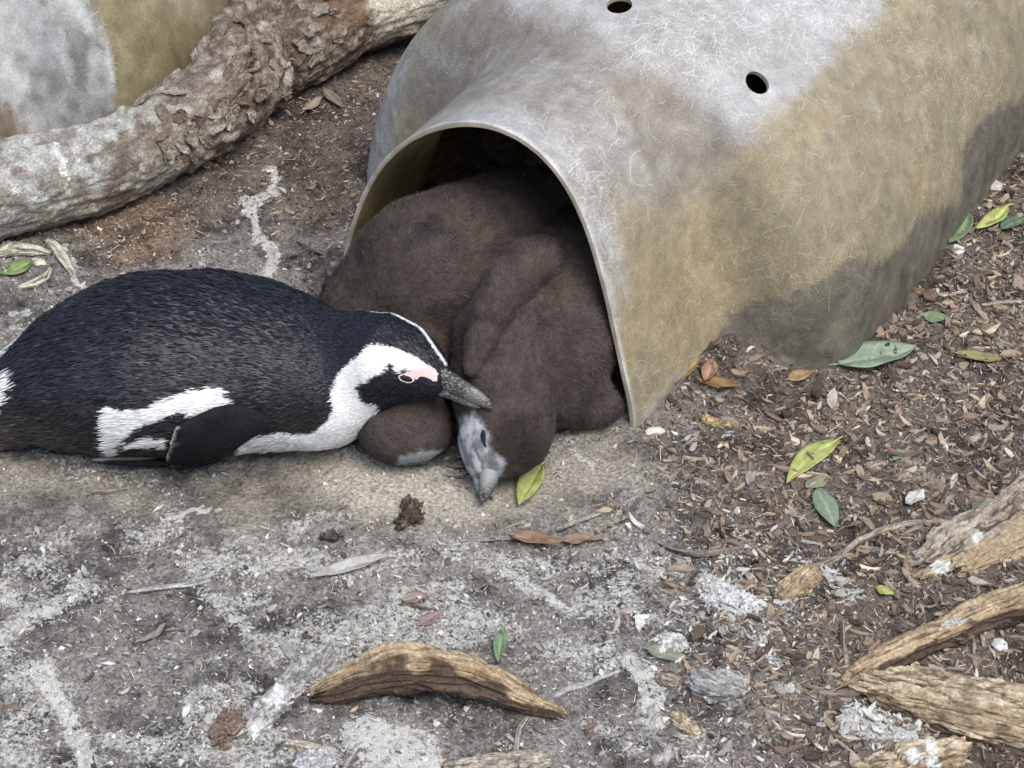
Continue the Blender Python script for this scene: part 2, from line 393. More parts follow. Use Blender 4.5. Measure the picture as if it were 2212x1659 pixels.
for l, a in HOLES:
    q, n = top_point(l, a); bm = bmesh.new(); bmesh.ops.create_cone(bm, cap_ends=True, segments=40, radius1=.0142, radius2=.0142, depth=.06)
    cm = bpy.data.meshes.new('c'); bm.to_mesh(cm); bm.free(); co = bpy.data.objects.new('c', cm); COL.objects.link(co)
    co.location = q; co.rotation_euler = Vector(n).to_track_quat('Z', 'Y').to_euler(); cuts.append(co)
    b = tmpo.modifiers.new('b', 'BOOLEAN'); b.operation = 'DIFFERENCE'; b.object = co; b.solver = 'EXACT'
bpy.context.view_layer.update(); dg = bpy.context.evaluated_depsgraph_get()
shell_me = bpy.data.meshes.new_from_object(tmpo.evaluated_get(dg)); shell_me.name = 'nest_shell'
for o in cuts+[tmpo]: bpy.data.objects.remove(o, do_unlink=True)
sv = np.zeros(len(shell_me.vertices)*3, np.float32); shell_me.vertices.foreach_get('co', sv); sv = sv.reshape(-1, 3).astype(float)
def nest_world(v): return OM+v[:, :1]*LD+v[:, 1:2]*AD+np.array([0, 0, 1.])*v[:, 2:3]
def nest_colour(v, inner):
    l, a, z = v[:, 0], v[:, 1], v[:, 2]; px = proj(nest_world(v))
    w1 = fbm(v, 9, 4, 3)-.5; w2 = fbm(v, 30, 4, 8)-.5; w3 = fbm(v, 90, 3, 12)-.5
    tan, olive, ochre = np.array([.32, .28, .195]), np.array([.265, .232, .155]), np.array([.31, .25, .145])
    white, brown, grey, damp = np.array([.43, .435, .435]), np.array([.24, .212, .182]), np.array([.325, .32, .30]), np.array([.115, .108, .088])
    c = mix(olive, tan, sstep(-.2, .25, w1+w2*.6))
    c = mix(c, ochre, sstep(.0, .3, w1*.8+w2*.5+.25*sstep(.22, .05, z)*(a < .35))*.75)
    # pale grey top, brown-grey front slope, pale lip
    qn = px+np.stack([w1*60+w2*45, w2*60+w3*20], -1)
    gz_ = sstep(70, -50, sdpoly(qn, [(880, 130), (1050, -60), (1350, 60), (1520, 200), (1615, 300), (1560, 350), (1470, 410), (1370, 440), (1270, 390), (1150, 300), (1010, 262), (930, 270), (890, 230)]))*(z > .12)
    c = mix(c, mix(brown, grey, sstep(-.15, .25, w1+w2)*.75), gz_*.85)
    bl = sstep(34, -34, sdpoly(qn, [(1040, -400), (1020, -60), (1120, 20), (1250, 70), (1340, 130), (1470, 195), (1560, 255), (1628, 300), (1665, 255), (1730, 190), (1800, 125), (1880, 50), (1930, -20), (2050, -400)]))*(z > .2)
    c = mix(c, mix(grey*1.15, white, sstep(-.25, .15, w1+w2)), bl*.95)
    lf = sstep(-.235, -.285, l+w1*.03+w2*.03)*(1-bl); c = mix(c, mix(grey, white, sstep(-.2, .2, w2+w3)), lf*.85)  # left flank paler and greyer: its lit strip put into the colour
    lip = sstep(.075, .01, a+w1*.05+w2*.05)*sstep(.10, .22, z)*sstep(.26, .12, np.abs(l)); c = mix(c, mix(grey, white, sstep(-.2, .25, w1+w2)), lip*.75)
    stk = sstep(34, 4, sdline(qn, [(1150, 290), (1230, 360), (1290, 450), (1335, 560), (1345, 620)])); c = mix(c, white*.86, stk*.55*sstep(-.12, .12, w2+w3))
    scf = sstep(.16, .26, w2+w3*.7)*sstep(.1, .3, z); c = mix(c, white*.85, scf*.35)
    ochre_mid = sstep(140, 20, np.hypot(qn[:, 0]-1510, (qn[:, 1]-560)*.8)); c = mix(c, np.array([.36, .29, .17]), ochre_mid*.5)  # brighter ochre patch on the front wall
    dk = sstep(40, 5, sdline(qn, [(1440, 690), (1475, 640), (1400, 520)]))*.35; c = mix(c, np.array([.17, .14, .09]), dk*sstep(-.1, .2, w2))
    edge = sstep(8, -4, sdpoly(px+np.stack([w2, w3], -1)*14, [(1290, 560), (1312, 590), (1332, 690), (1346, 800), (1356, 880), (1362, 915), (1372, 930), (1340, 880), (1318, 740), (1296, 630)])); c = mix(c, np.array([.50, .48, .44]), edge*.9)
    c = np.where((a < .0015)[:, None], np.array([.52, .51, .48])*(1+w2[:, None]), c)  # cut rim face made paler: its highlight put into the colour
    # damp, dirty foot on the mulch side
    qx = px+np.stack([w1*70+w2*40, w2*50+w3*30], -1)
    dm = sstep(5, -5, sdpoly(qx, [(1545, 720), (1590, 668), (1680, 640), (1770, 622), (1830, 575), (1900, 548), (1990, 480), (2060, 440), (2085, 350), (2110, 270), (2212, 200), (2330, 90), (2500, 300), (2300, 900), (1500, 950)]))*(l > .16)
    c = mix(c, damp*(1+w2[:, None]*1.2+w3[:, None]*.8), dm*.85)
    crust = sstep(.028, .004, z-.012+w2*.03)*sstep(-.1, .15, w3+w2+.05); c = mix(c, np.array([.40, .40, .37]), crust*.7*sstep(8, -20, sdpoly(px, [(1340, 950), (1470, 690), (1560, 670), (1760, 690), (1800, 760), (1700, 800), (1400, 960)])))
    ins = mix(np.array([.33, .26, .14]), np.array([.45, .37, .22]), sstep(-.2, .2, w1+w2))
    c = np.where(inner[:, None], ins, c)
    return np.clip(c*(1.16+w3[:, None]*.35), .01, .8)
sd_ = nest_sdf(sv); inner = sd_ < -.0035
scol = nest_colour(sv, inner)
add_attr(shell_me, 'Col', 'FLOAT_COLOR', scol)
NM = Mat('fibreglass', .62, .35)
_c = NM.attr('Col').outputs['Color']
_n1, _n2, _n3 = NM.noise(45, 6, .65), NM.noise(420, 4, .7), NM.noise(1100, 2, .6)
_c = NM.mix(_c, NM.gray(NM.rng(_n1, .25, .75, .72, 1.28, False)), 1, 'MULTIPLY')
_c = NM.mix(_c, NM.gray(NM.rng(_n2, .25, .75, .72, 1.3, False)), 1, 'MULTIPLY')
_c = NM.mix(_c, (.06, .05, .035), NM.rng(_n3, .33, .25, 0, .5)); NM.color(_c)
NM.bump(NM.math('ADD', NM.math('MULTIPLY', _n2, .6), _n1), .35, .0018)
_tr = NM.n('ShaderNodeBsdfTranslucent'); NM.L(NM.mix(_c, (1.0, .9, .65), .5, 'MULTIPLY'), _tr.inputs['Color'])
_ms = NM.n('ShaderNodeMixShader'); _ms.inputs[0].default_value = .2; NM.L(NM.b.outputs[0], _ms.inputs[1]); NM.L(_tr.outputs[0], _ms.inputs[2]); NM.L(_ms.outputs[0], NM.t.nodes['Material Output'].inputs['Surface'])
NM.L(NM.rng(_n1, .3, .7, .5, .75), NM.b.inputs['Roughness'])
shell_me.materials.clear(); shell_me.materials.append(NM.m)
shell_me.polygons.foreach_set('use_smooth', np.ones(len(shell_me.polygons), bool))
try: shell_me.set_sharp_from_angle(angle=math.radians(50))
except Exception: pass
# chopped glass strands lying in the resin: ribbons flush with the shell
fr = np.random.default_rng(3)
keepv = lambda c: ((c[:, 1] > .004) & (c[:, 2] > -.01) & (c[:, 1] < .9)).astype(float)*(.25+sstep(.42, .62, fbm(c, 8, 3, 91))*1.0)
fp, fnn = sample_surface(nv, nq, 26000, fr, weight=keepv)
hd = np.min([np.linalg.norm(fp-top_point(l, a)[0], axis=1) for l, a in HOLES], axis=0)
k_ = (hd > .021) & (fp[:, 1] > .002); fp, fnn = fp[k_], fnn[k_]
def fibres(fp, fnn, L, wd, rng, base_fn, gainr):
    n = len(fp); d = unit(rng.normal(size=(n, 3))); d = unit(d-(d*fnn).sum(1, keepdims=True)*fnn); s = np.cross(fnn, d)
    bend = rng.normal(0, .9, n)*L; seg = 5; t = np.linspace(-.5, .5, seg)
    pts = fp[:, None]+d[:, None]*(t[None, :, None]*L[:, None, None])+s[:, None]*((t**2)[None, :, None]*bend[:, None, None])
    flat = pts.reshape(-1, 3)
    for _ in range(2):                                       # pull back onto the shell
        f = nest_sdf(flat); g = np.stack([nest_sdf(flat+e*1e-3)-nest_sdf(flat-e*1e-3) for e in np.eye(3)], -1)/2e-3
        flat = flat-g*(f/np.maximum((g*g).sum(1), .3))[:, None]
    nn = unit(g); flat = flat+nn*.00022; pts = flat.reshape(n, seg, 3); nn = nn.reshape(n, seg, 3)
    tg = unit(np.gradient(pts, axis=1)); w = np.cross(nn, tg)
    V = np.stack([pts-w*wd/2, pts+w*wd/2], 2).reshape(-1, 3); b = (np.arange(n)*seg*2)[:, None, None]+(np.arange(seg-1)*2)[None, :, None]
    F = (b+np.array([0, 1, 3, 2])[None, None]).reshape(-1, 4)
    c = base_fn(fp, np.zeros(n, bool)); c = np.clip(c*gainr[:, None]+np.array([.022, .022, .020]), 0, .8)
    return V, F, np.repeat(c, seg*2, 0)
fL = fr.lognormal(math.log(.0115), .45, len(fp)).clip(.004, .034)
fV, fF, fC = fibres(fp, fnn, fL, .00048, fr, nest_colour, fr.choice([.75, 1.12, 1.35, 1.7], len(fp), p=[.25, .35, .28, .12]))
ok_ = fV.reshape(len(fp), -1, 3); ok_ = (ok_[:, :, 1].min(1) > .001)
fV = fV.reshape(len(fp), 10, 3)[ok_].reshape(-1, 3); fC = fC.reshape(len(fp), 10, 3)[ok_].reshape(-1, 3); nn_ = int(ok_.sum())
fF = ((np.arange(nn_)*10)[:, None, None]+(np.arange(4)*2)[None, :, None]+np.array([0, 1, 3, 2])[None, None]).reshape(-1, 4)
FM = vc_mat('glass_strands', .55, .4, 500, .2, .1)
fib_me = make_mesh('glass_strands', fV, F4=fF, attrs={'Col': ('FLOAT_COLOR', fC)})
def nest(loc, rz, label, me=None, fm=None):
    e = empty('nest_shelter', loc, label, 'nest', None, rz)
    obj('shell', me or shell_me, NM.m, e); obj('glass_strands', fm or fib_me, FM.m, e, kind='stuff'); return e
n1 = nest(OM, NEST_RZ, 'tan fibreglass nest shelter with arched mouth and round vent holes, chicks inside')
a2 = unit(np.array([.5, .866, 0])); l2 = np.array([a2[1], -a2[0], 0])
OM2 = P(262, 345)-l2*.335-a2*.19
shell2 = shell_me.copy(); shell2.name = 'nest_shell_olive'
def nest2_colour(v):
    w_ = fbm(v, 12, 4, 61)-.5; w2_ = fbm(v, 45, 4, 63)-.5; w3_ = fbm(v*np.array([1, 1, .3]), 110, 3, 65)-.5
    px = proj(OM2+v[:, :1]*l2+v[:, 1:2]*a2+np.array([0, 0, 1.])*v[:, 2:3]); q = px+np.stack([w2_*10, w_*20], -1)
    c = mix(np.array([.25, .21, .115]), np.array([.36, .315, .20]), sstep(-.2, .25, w_+w2_*.6+v[:, 2]*.8-.12))
    g = sstep(3, -3, sdpoly(q, [(-600, -300), (120, -300), (188, -10), (216, 45), (242, 115), (248, 190), (246, 320), (240, 500), (-600, 600)]))
    gc_ = mix(np.array([.26, .255, .24]), np.array([.56, .57, .56]), sstep(-.22, .22, w_*.9+w3_*.8+.10-.15*sstep(60, 0, sdline(px, [(150, 40), (210, 150), (225, 260)]))))
    c = mix(c, gc_, g*.95); st_ = sstep(30, -10, sdpoly(q+np.stack([w3_, w_], -1)*40, [(-40, 230), (20, 245), (55, 300), (60, 360), (-40, 360)])); c = mix(c, np.array([.20, .14, .075]), st_*.8)
    return np.clip(c*(1+w3_[:, None]*.3), .01, .8)
at = shell2.attributes['Col']; at.data.foreach_set('color', np.concatenate([nest2_colour(sv), np.ones((len(sv), 1))], 1).astype(np.float32).ravel())
fib2 = fib_me.copy(); fv_ = fV.reshape(-1, 10, 3)[::1]; fc2 = np.clip(nest2_colour(fv_[:, 4])*np.random.default_rng(4).choice([.8, 1.1, 1.3], (len(fv_), 1))+.015, 0, .8)
fib2.attributes['Col'].data.foreach_set('color', np.concatenate([np.repeat(fc2, 10, 0), np.ones((len(fV), 1))], 1).astype(np.float32).ravel())
n2 = nest(OM2, math.atan2(l2[1], l2[0]), 'olive and grey weathered nest shelter behind the fallen log', shell2, fib2)

# ------------------------------------------------------------------ generic swept wood
def resample(pts, n, smooth=True):
    pts = np.asarray(pts, float); d = np.concatenate([[0], np.cumsum(np.linalg.norm(np.diff(pts[:, :3], axis=0), axis=1))])
    t = np.linspace(0, d[-1], n); out = np.stack([np.interp(t, d, pts[:, k]) for k in range(pts.shape[1])], -1)
    if smooth:
        w = max(3, n//(len(pts)*2))|1; k = np.hanning(w+2)[1:-1]; k /= k.sum()
        for j in range(pts.shape[1]):
            e0, e1 = out[0, j], out[-1, j]
            pad = np.concatenate([2*e0-out[1:w//2+1, j][::-1], out[:, j], 2*e1-out[-w//2:-1, j][::-1]])
            out[:, j] = np.convolve(pad, k, 'valid')[:n]
    return out, d[-1]
def sweep(path, nu, nv, rz=1.0, disp=None, cap=.5, seed=0):
    """path rows: x y z r ; rz flattens the section vertically; disp(u metres, theta, pos)->radial factor"""
    pr, Ltot = resample(path, nu); c, r = pr[:, :3], pr[:, 3]
    tg = unit(np.gradient(c, axis=0)); up = np.array([0, 0, 1.]); sd = unit(np.cross(tg, up)); un = np.cross(sd, tg)
    th = np.linspace(0, 2*math.pi, nv, endpoint=False)
    u = np.linspace(0, Ltot, nu)
    tt = np.linspace(0, 1, nu); capf = np.minimum(1, np.sqrt(np.clip(np.minimum(tt, 1-tt)*Ltot/(r*cap+1e-9), 0, 1)*.999+.001)) if cap else np.ones(nu)
    U, T = np.meshgrid(u, th, indexing='ij')
    R = (r*capf)[:, None]*np.ones_like(T)
    dirs = sd[:, None]*np.cos(T)[..., None]+un[:, None]*(np.sin(T)*rz)[..., None]
    if disp is not None: R = R*disp(U, T, c[:, None]+dirs*R[..., None])
    V = c[:, None]+dirs*R[..., None]
    idx = np.arange(nu*nv).reshape(nu, nv); nx = np.roll(idx, -1, 1)
    F = np.stack([idx[:-1], idx[1:], nx[1:], nx[:-1]], -1).reshape(-1, 4)
    V = V.reshape(-1, 3); n0 = len(V)
    V = np.concatenate([V, c[:1], c[-1:]]); F3 = np.concatenate([np.stack([np.full(nv, n0), idx[0], nx[0]], -1), np.stack([np.full(nv, n0+1), nx[-1], idx[-1]], -1)])
    uv = np.concatenate([np.stack([U.ravel(), T.ravel()], -1), [[0, 0], [Ltot, 0]]])
    return V, F, F3, uv
def cyl(uv, r, su, sv_): return np.stack([uv[..., 0]*su, np.cos(uv[..., 1])*r*sv_, np.sin(uv[..., 1])*r*sv_], -1)
WM = vc_mat('wood', .9, .14, 300, .6, .9, 380, .0024)
BM_ = vc_mat('bark', .92, .12, 330, .65, 1.0, 260, .004)

# ------------------------------------------------------------------ fallen log with a fork
def logpath(pp): return np.array([[*P(x, y, z), r] for x, y, z, r in pp])
def log_disp(su):
    def f(U, T, p):
        q = cyl(np.stack([U, T], -1), .055, 1.0, 1.0)
        ridg = np.abs(fbm(q*np.array([14, 60, 60.]), 1, 4, 201)-.5)*2
        lump = fbm(q, 16, 4, 205)-.5; fine = fbm(q, 130, 3, 209)-.5
        plate = sstep(.5, .56, fbm(q*np.array([1, 1.7, 1.7]), 26, 3, 213))
        fork = sstep(.30, .48, U)
        return 1+lump*(.22+.25*fork)+(.5-ridg)*.13+plate*(.045+.12*fork)+fine*.06
    return f
def log_colour(V, uv, seed):
    px = proj(V); w = fbm(V, 14, 4, seed)-.5; w2 = fbm(V, 60, 4, seed+3)-.5; w3 = fbm(V*np.array([1., 1, 1.4]), 160, 3, seed+6)-.5
    q = cyl(uv, .055, 1, 1); ridg = np.abs(fbm(q*np.array([14, 60, 60.]), 1, 4, 201)-.5)*2
    c = mix(np.array([.20, .165, .13]), np.array([.34, .305, .255]), sstep(-.25, .25, w+w2*.6))
    c = mix(c, np.array([.10, .075, .055]), sstep(.25, .02, ridg)*.55)
    nrm_up = np.sin(uv[:, 1])
    lich = sstep(.02, .2, w*.7+w2*.6+.12*nrm_up-.02)*sstep(520, 200, px[:, 0]+w*200); c = mix(c, np.array([.46, .47, .43]), np.clip(lich*.85+.25*sstep(260, 60, px[:, 0]), 0, .9))
    brown = sstep(330, 600, px[:, 0]+w*160); c = mix(c, mix(np.array([.11, .078, .058]), np.array([.29, .235, .185]), sstep(-.2, .25, w2+w3*.7+w*.4)), brown*.85)
    spl = np.minimum(np.minimum(sdline(px+np.stack([w2, w3], -1)*50, [(118, 322), (128, 350), (140, 385)])-4, sdline(px+np.stack([w2, w3], -1)*50, [(160, 330), (170, 352)])+1), 60)
    c = mix(c, np.array([.66, .67, .64]), sstep(9, 1, spl))
    cut = sstep(30, -10, sdpoly(px+np.stack([w2, w3], -1)*60, [(800, 20), (830, -60), (960, -60), (940, 10), (870, 45), (815, 60)])); c = mix(c, np.array([.62, .58, .46]), cut*.9)
    rust = sstep(40, -10, sdpoly(px+np.stack([w2, w3], -1)*60, [(700, -40), (795, -40), (790, 40), (720, 60), (690, 30)])); c = mix(c, np.array([.20, .125, .08]), rust*.7)
    c = mix(c, np.array([.50, .50, .45]), sstep(.12, .25, w2+w*.4)*.5)
    return np.clip(c*(1+w3[:, None]*.7), .015, .8)
loge = empty('fallen_log', P(330, 400), 'grey brown fallen log with flaking bark and a fork, lying between the two nest shelters', 'log')
lp = logpath([(-260, 445, .052, .056), (-100, 430, .052, .056), (60, 400, .052, .054), (200, 365, .052, .051), (330, 308, .053, .050), (450, 232, .056, .052), (520, 165, .060, .056), (575, 85, .062, .058), (610, 0, .065, .052), (640, -110, .070, .048), (670, -220, .075, .044)])
V, F, F3, uv = sweep(lp, 520, 150, 1.0, log_disp(1), .5)
me = make_mesh('log_trunk', V-np.array(loge.location), F3, F, attrs={'Col': ('FLOAT_COLOR', log_colour(V, uv, 301))}); obj('trunk', me, BM_, loge) if not hasattr(BM_, 'm') else obj('trunk', me, BM_.m, loge)
lp2 = logpath([(560, 150, .05, .045), (640, 95, .058, .056), (740, 35, .062, .054), (850, 5, .065, .05), (960, -25, .066, .045), (1080, -90, .066, .042), (1180, -160, .066, .04)])
V, F, F3, uv = sweep(lp2, 360, 130, .95, log_disp(1), .5)
me = make_mesh('log_branch', V-np.array(loge.location), F3, F, attrs={'Col': ('FLOAT_COLOR', log_colour(V, uv, 331))}); obj('branch', me, BM_.m, loge)
def flake_mesh(rng, L, Wd, th=.0025, curl=.4):
    nu, nw = 9, 6; u = np.linspace(-.5, .5, nu); w = np.linspace(-.5, .5, nw); U, S = np.meshgrid(u, w, indexing='ij')
    edge = 1-.55*np.abs(2*U)**2.2; prof = edge*(1+.35*(rng.random(nu)[:, None]-.5))
    x = U*L; y = S*Wd*prof+rng.normal(0, .06)*L*U; z = curl*(S*Wd)**2/Wd*1.2+rng.normal(0, .25)*L*U*U+rng.normal(0, .0008, U.shape)
    top = np.stack([x, y, z+th/2], -1).reshape(-1, 3); bot = np.stack([x, y, z-th/2], -1).reshape(-1, 3)
    i = np.arange(nu*nw).reshape(nu, nw); f = np.stack([i[:-1, :-1], i[1:, :-1], i[1:, 1:], i[:-1, 1:]], -1).reshape(-1, 4)
    b = np.concatenate([i[:, 0], i[-1, 1:], i[::-1, -1][1:], i[0, ::-1][1:-1]]); bn = np.roll(b, -1); n = nu*nw
    return np.concatenate([top, bot]), np.concatenate([f, f[:, ::-1]+n, np.stack([bn, b, b+n, bn+n], -1)])
lb = BVHTree.FromPolygons([Vector(v) for v in V[::1]], [tuple(int(i) for i in f) for f in F])
Vt, Ft, _, uvt = sweep(lp, 260, 80, 1.0, log_disp(1), .5)
lt = BVHTree.FromPolygons([Vector(v) for v in Vt], [tuple(int(i) for i in f) for f in Ft])
fr2 = np.random.default_rng(21)
def ray_hit(trees, x, y):
    best = None; d = Vector(ray(x, y)).normalized()
    for t in trees:
        h = t.ray_cast(Vector((0, 0, CAM_H)), d)
        if h[0] is not None and (best is None or h[3] < best[3]): best = h
    return best
for k in range(70):
    s_ = fr2.random(); x = 380+330*s_+fr2.normal(0, 45); y = 330-290*s_+fr2.normal(0, 60)
    h = ray_hit((lt, lb), x, y)
    if h is None: continue
    L_, W_ = fr2.uniform(.012, .034), fr2.uniform(.007, .018); v, f = flake_mesh(fr2, L_, W_, .002, fr2.uniform(.2, .8))
    n = unit(np.array(h[1])+fr2.normal(0, .25, 3)); ax = unit(np.cross(n, fr2.normal(size=3)*.5+np.array([.5, -.8, .2]))); ay = np.cross(n, ax)
    w = np.array(h[0])+n*.002+v[:, :1]*ax+v[:, 1:2]*ay+v[:, 2:]*n
    base = mix(np.array([.17, .125, .095]), np.array([.40, .36, .30]), fr2.random()**1.3); cc = np.clip(base*(1+(fbm(w, 200, 2, 5)[:, None]-.5)*.8), .02, .8)
    obj('bark_flake', make_mesh('bark_flake', w-np.array(loge.location), F4=f, smooth=False, attrs={'Col': ('FLOAT_COLOR', cc)}), BM_.m, loge)

# ------------------------------------------------------------------ penguins
def chain(p, pts, rad, k=.012, ys=1.0, y0=0.0):
    """smooth union of round cones; ys scales Y (flattening the section)"""
    q = p.copy(); q[:, 1] = (q[:, 1]-y0)*ys; d = None
    A = np.array(pts, float); A[:, 1] = (A[:, 1]-y0)*ys
    for i in range(len(A)-1):
        a, b = A[i], A[i+1]; e = b-a; w = q-a; t = np.clip((w@e)/(e@e+1e-12), 0, 1)
        dd = np.linalg.norm(w-t[:, None]*e, axis=1)-(rad[i]+t*(rad[i+1]-rad[i])); d = dd if d is None else smin(d, dd, k)
    return d
def flow_from(pts_list):
    S = [(np.array(a), np.array(b)) for pts in pts_list for a, b in zip(pts[:-1], pts[1:])]
    def f(p):
        D = np.stack([np.linalg.norm(p-(a+np.clip(((p-a)@(b-a))/((b-a)@(b-a)), 0, 1)[:, None]*(b-a)), axis=1) for a, b in S], 1)
        w = 1/(D+1e-4)**4; w /= w.sum(1, keepdims=True); return unit(w@np.stack([unit(b-a) for a, b in S]))
    return f
def plumage_mat(name, rough, spec, sheen, blend=.55, sheen_tint=(1, 1, 1)):
    m = Mat(name, rough, spec); m.color(m.attr('Col').outputs['Color'])
    g = m.n('ShaderNodeNewGeometry'); vm = m.n('ShaderNodeMix', data_type='VECTOR'); vm.inputs[0].default_value = blend
    m.L(g.outputs['Normal'], vm.inputs[4]); m.L(m.attr('Nrm').outputs['Vector'], vm.inputs[5])
    nv_ = m.n('ShaderNodeVectorMath', operation='NORMALIZE'); m.L(vm.outputs[1], nv_.inputs[0]); m.L(nv_.outputs[0], m.b.inputs['Normal'])
    m.b.inputs['Sheen Weight'].default_value = sheen; m.b.inputs['Sheen Roughness'].default_value = .45; m.b.inputs['Sheen Tint'].default_value = rgba(sheen_tint)
    return m.m
FEATHER = plumage_mat('contour_feathers', .45, .38, .03, .35, (.6, .75, 1))
DOWN = plumage_mat('chick_down', .95, .1, .12, .65, (.8, .72, .66))
SKIN = vc_mat('plumage_base', .85, .2, 500, .3, .2)
pr_ = np.random.default_rng(5)

# --- adult
COLS = [(-75, 850, 930), (-30, 830, 945), (20, 796, 955), (60, 752, 950), (130, 694, 957), (200, 646, 964), (270, 611, 968), (350, 595, 970), (430, 596, 968), (500, 604, 962), (560, 619, 957), (620, 643, 954), (680, 674, 951)]
YS = .78; bp, br_ = [], []
for x, t, b in COLS:
    c = .07
    for _ in range(4):
        q = P(x, (t+b)/2, c-.003); dep = q[1]*CP-(q[2]-CAM_H)*SP; c = (b-t)/2*dep/FPX/1.115
    bp.append(q); br_.append(c)
bp = np.array(bp); br_ = np.array(br_); Y0 = 2.05
bp[:, 2] += np.array([.012, .006]+[0]*(len(bp)-2))
def pr(x, y, z, rpx): q = P(x, y, z); return q, rpx*(q[1]*CP-(q[2]-CAM_H)*SP)/FPX
NECK = [pr(640, 800, .078, 140), pr(700, 822, .078, 131), pr(755, 800, .092, 119), pr(800, 783, .108, 104), pr(836, 778, .120, 93), pr(874, 784, .123, 75), pr(910, 801, .122, 52), pr(940, 819, .120, 33)]
nkp = np.array([a for a, b in NECK]); nkr = [b for a, b in NECK]
def adult_sdf(p):
    d = chain(p, bp, br_, .02, YS, Y0); d = smin(d, chain(p, nkp, nkr, .012, 1.0, 2.0), .03)
    d = d+(fbm(p, 28, 2, 401)-.5)*.004
    return smax(d, .002-p[:, 2]+0*p[:, 0], .012)
av, aq = surface_nets(adult_sdf, (-.70, 1.86, -.01), (-.03, 2.26, .22), .0032)
an = vnormals(av, aq)
def ymid(p):
    sx = np.concatenate([bp[:, 0], nkp[1:, 0]]); sy = np.concatenate([bp[:, 1], nkp[1:, 1]]); o = np.argsort(sx); return np.interp(p[:, 0], sx[o], sy[o])
Z2 = lambda pts: [(630.9+.29757*u, 630.9+.29757*v) for u, v in pts]
Z1 = lambda pts: [(.32242*u, 548.6+.32242*v) for u, v in pts]
HEADW = Z2([(1015, 548), (890, 475), (780, 420), (700, 388), (630, 376), (570, 388), (530, 420), (508, 455), (440, 490), (400, 540), (350, 590), (318, 650), (290, 700), (295, 770), (312, 840), (290, 890), (240, 950), (180, 1010), (110, 1035), (40, 1035), (-60, 1015), (-180, 1035), (-280, 1060), (-370, 1090), (-370, 1200), (0, 1220), (350, 1150), (470, 1080), (560, 960), (640, 840), (610, 822), (560, 817), (510, 792), (488, 745), (486, 700), (520, 655), (580, 628), (640, 592), (690, 556), (722, 524), (775, 585), (870, 570), (950, 552)])
FLANKW = Z1([(690, 1060), (740, 1020), (860, 1050), (1000, 1030), (1150, 960), (1330, 900), (1480, 888), (1530, 920), (1570, 1010), (1600, 1100), (1400, 1060), (1320, 1090), (1200, 1062), (1100, 1110), (980, 1155), (900, 1205), (840, 1255), (810, 1305), (800, 1370), (760, 1375), (720, 1330), (690, 1260), (678, 1150)])
FLANK2 = Z1([(815, 1320), (900, 1258), (1040, 1230), (1140, 1250), (1140, 1300), (1000, 1292), (880, 1295)])
TAILW = Z1([(-400, 800), (0, 790), (88, 768), (98, 880), (80, 960), (0, 1065), (-400, 1100)])
BROWL = Z2([(815, 175), (900, 232), (960, 295), (1010, 365), (1060, 445), (1120, 535)])
def adult_px(p):
    m = p.copy(); ym = ymid(p); far = m[:, 1] > ym+.004; m[far, 1] = 2*ym[far]-m[far, 1]; return proj(m), far
def adult_colour(p, jit=None):
    q, far = adult_px(p)
    if jit is not None: q = q+jit
    wn = (fbm(p, 120, 2, 411)-.5)*10
    s = np.minimum(np.minimum(sdpoly(q, HEADW), sdpoly(q, FLANKW)), np.minimum(sdpoly(q, FLANK2), sdpoly(q, TAILW)))+wn
    q0 = proj(p); bro = sdline(q0, BROWL)-2.6; s = np.minimum(s, np.where(p[:, 0] > -.2, bro, 99))
    wht = sstep(2.0, -2.0, s)
    z = p[:, 2]; t = fbm(p, 50, 3, 421)
    blk = mix(np.array([.020, .016, .015]), np.array([.011, .0125, .018]), sstep(.05, .12, z+(t-.5)*.05))
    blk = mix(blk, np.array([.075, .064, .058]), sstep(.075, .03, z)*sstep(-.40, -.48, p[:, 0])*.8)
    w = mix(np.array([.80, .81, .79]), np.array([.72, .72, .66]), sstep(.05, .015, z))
    return mix(blk, w, wht), wht
ae = empty('penguin', (bp[6][0], bp[6][1], 0), 'adult black and white penguin lying flat with its beak on the chick', 'penguin')
AO = np.array(ae.location)
ac, aw = adult_colour(av)
abody = obj('body', make_mesh('adult_body', av-AO, F4=aq, attrs={'Col': ('FLOAT_COLOR', ac)}), SKIN.m, ae)
aflow = flow_from([bp[::-1], nkp[::-1]])
PINK = Z2([(775, 600), (830, 578), (900, 560), (960, 548), (1010, 543), (1040, 565), (1056, 592), (1052, 645), (1020, 643), (985, 622), (950, 610), (925, 615), (905, 638), (880, 620), (840, 602), (800, 598)])
EYEP = (630.9+.29757*832, 630.9+.29757*620)
def feathers(V, Q, n, rng, flow, colf, Lf, Wf, liftf, curl, sidej, skip=None, wgt=None):
    p, nn = sample_surface(V, Q, n, rng, weight=wgt); 
    if skip is not None: k = ~skip(p); p, nn = p[k], nn[k]
    k = p[:, 2] > .004; p, nn = p[k], nn[k]
    c = colf(p); return p, nn, c
head_w = lambda c: np.where(c[:, 0] > -.235, 3.2, 1.0)
fp_, fn_ = sample_surface(av, aq, 78000, pr_, an, head_w)
fq, ffar = adult_px(fp_); k = (sdpoly(fq, PINK) > 1.5) & (fp_[:, 2] > .004) & (np.hypot(fq[:, 0]-EYEP[0], (fq[:, 1]-EYEP[1])*1.6) > 17); fp_, fn_ = fp_[k], fn_[k]
fc, fw = adult_colour(fp_, pr_.normal(0, 1.5, (len(fp_), 2)))
hd_ = sstep(-.26, -.20, fp_[:, 0]); Lr = (.0105*(1-hd_)+.0046*hd_)*pr_.uniform(.7, 1.25, len(fp_)); rump = sstep(-.45, -.55, fp_[:, 0]); Lr = Lr*(1+.5*rump*(1-hd_))
Wr = (.0015*(1-hd_)+.0010*hd_)*pr_.uniform(.7, 1.2, len(fp_))
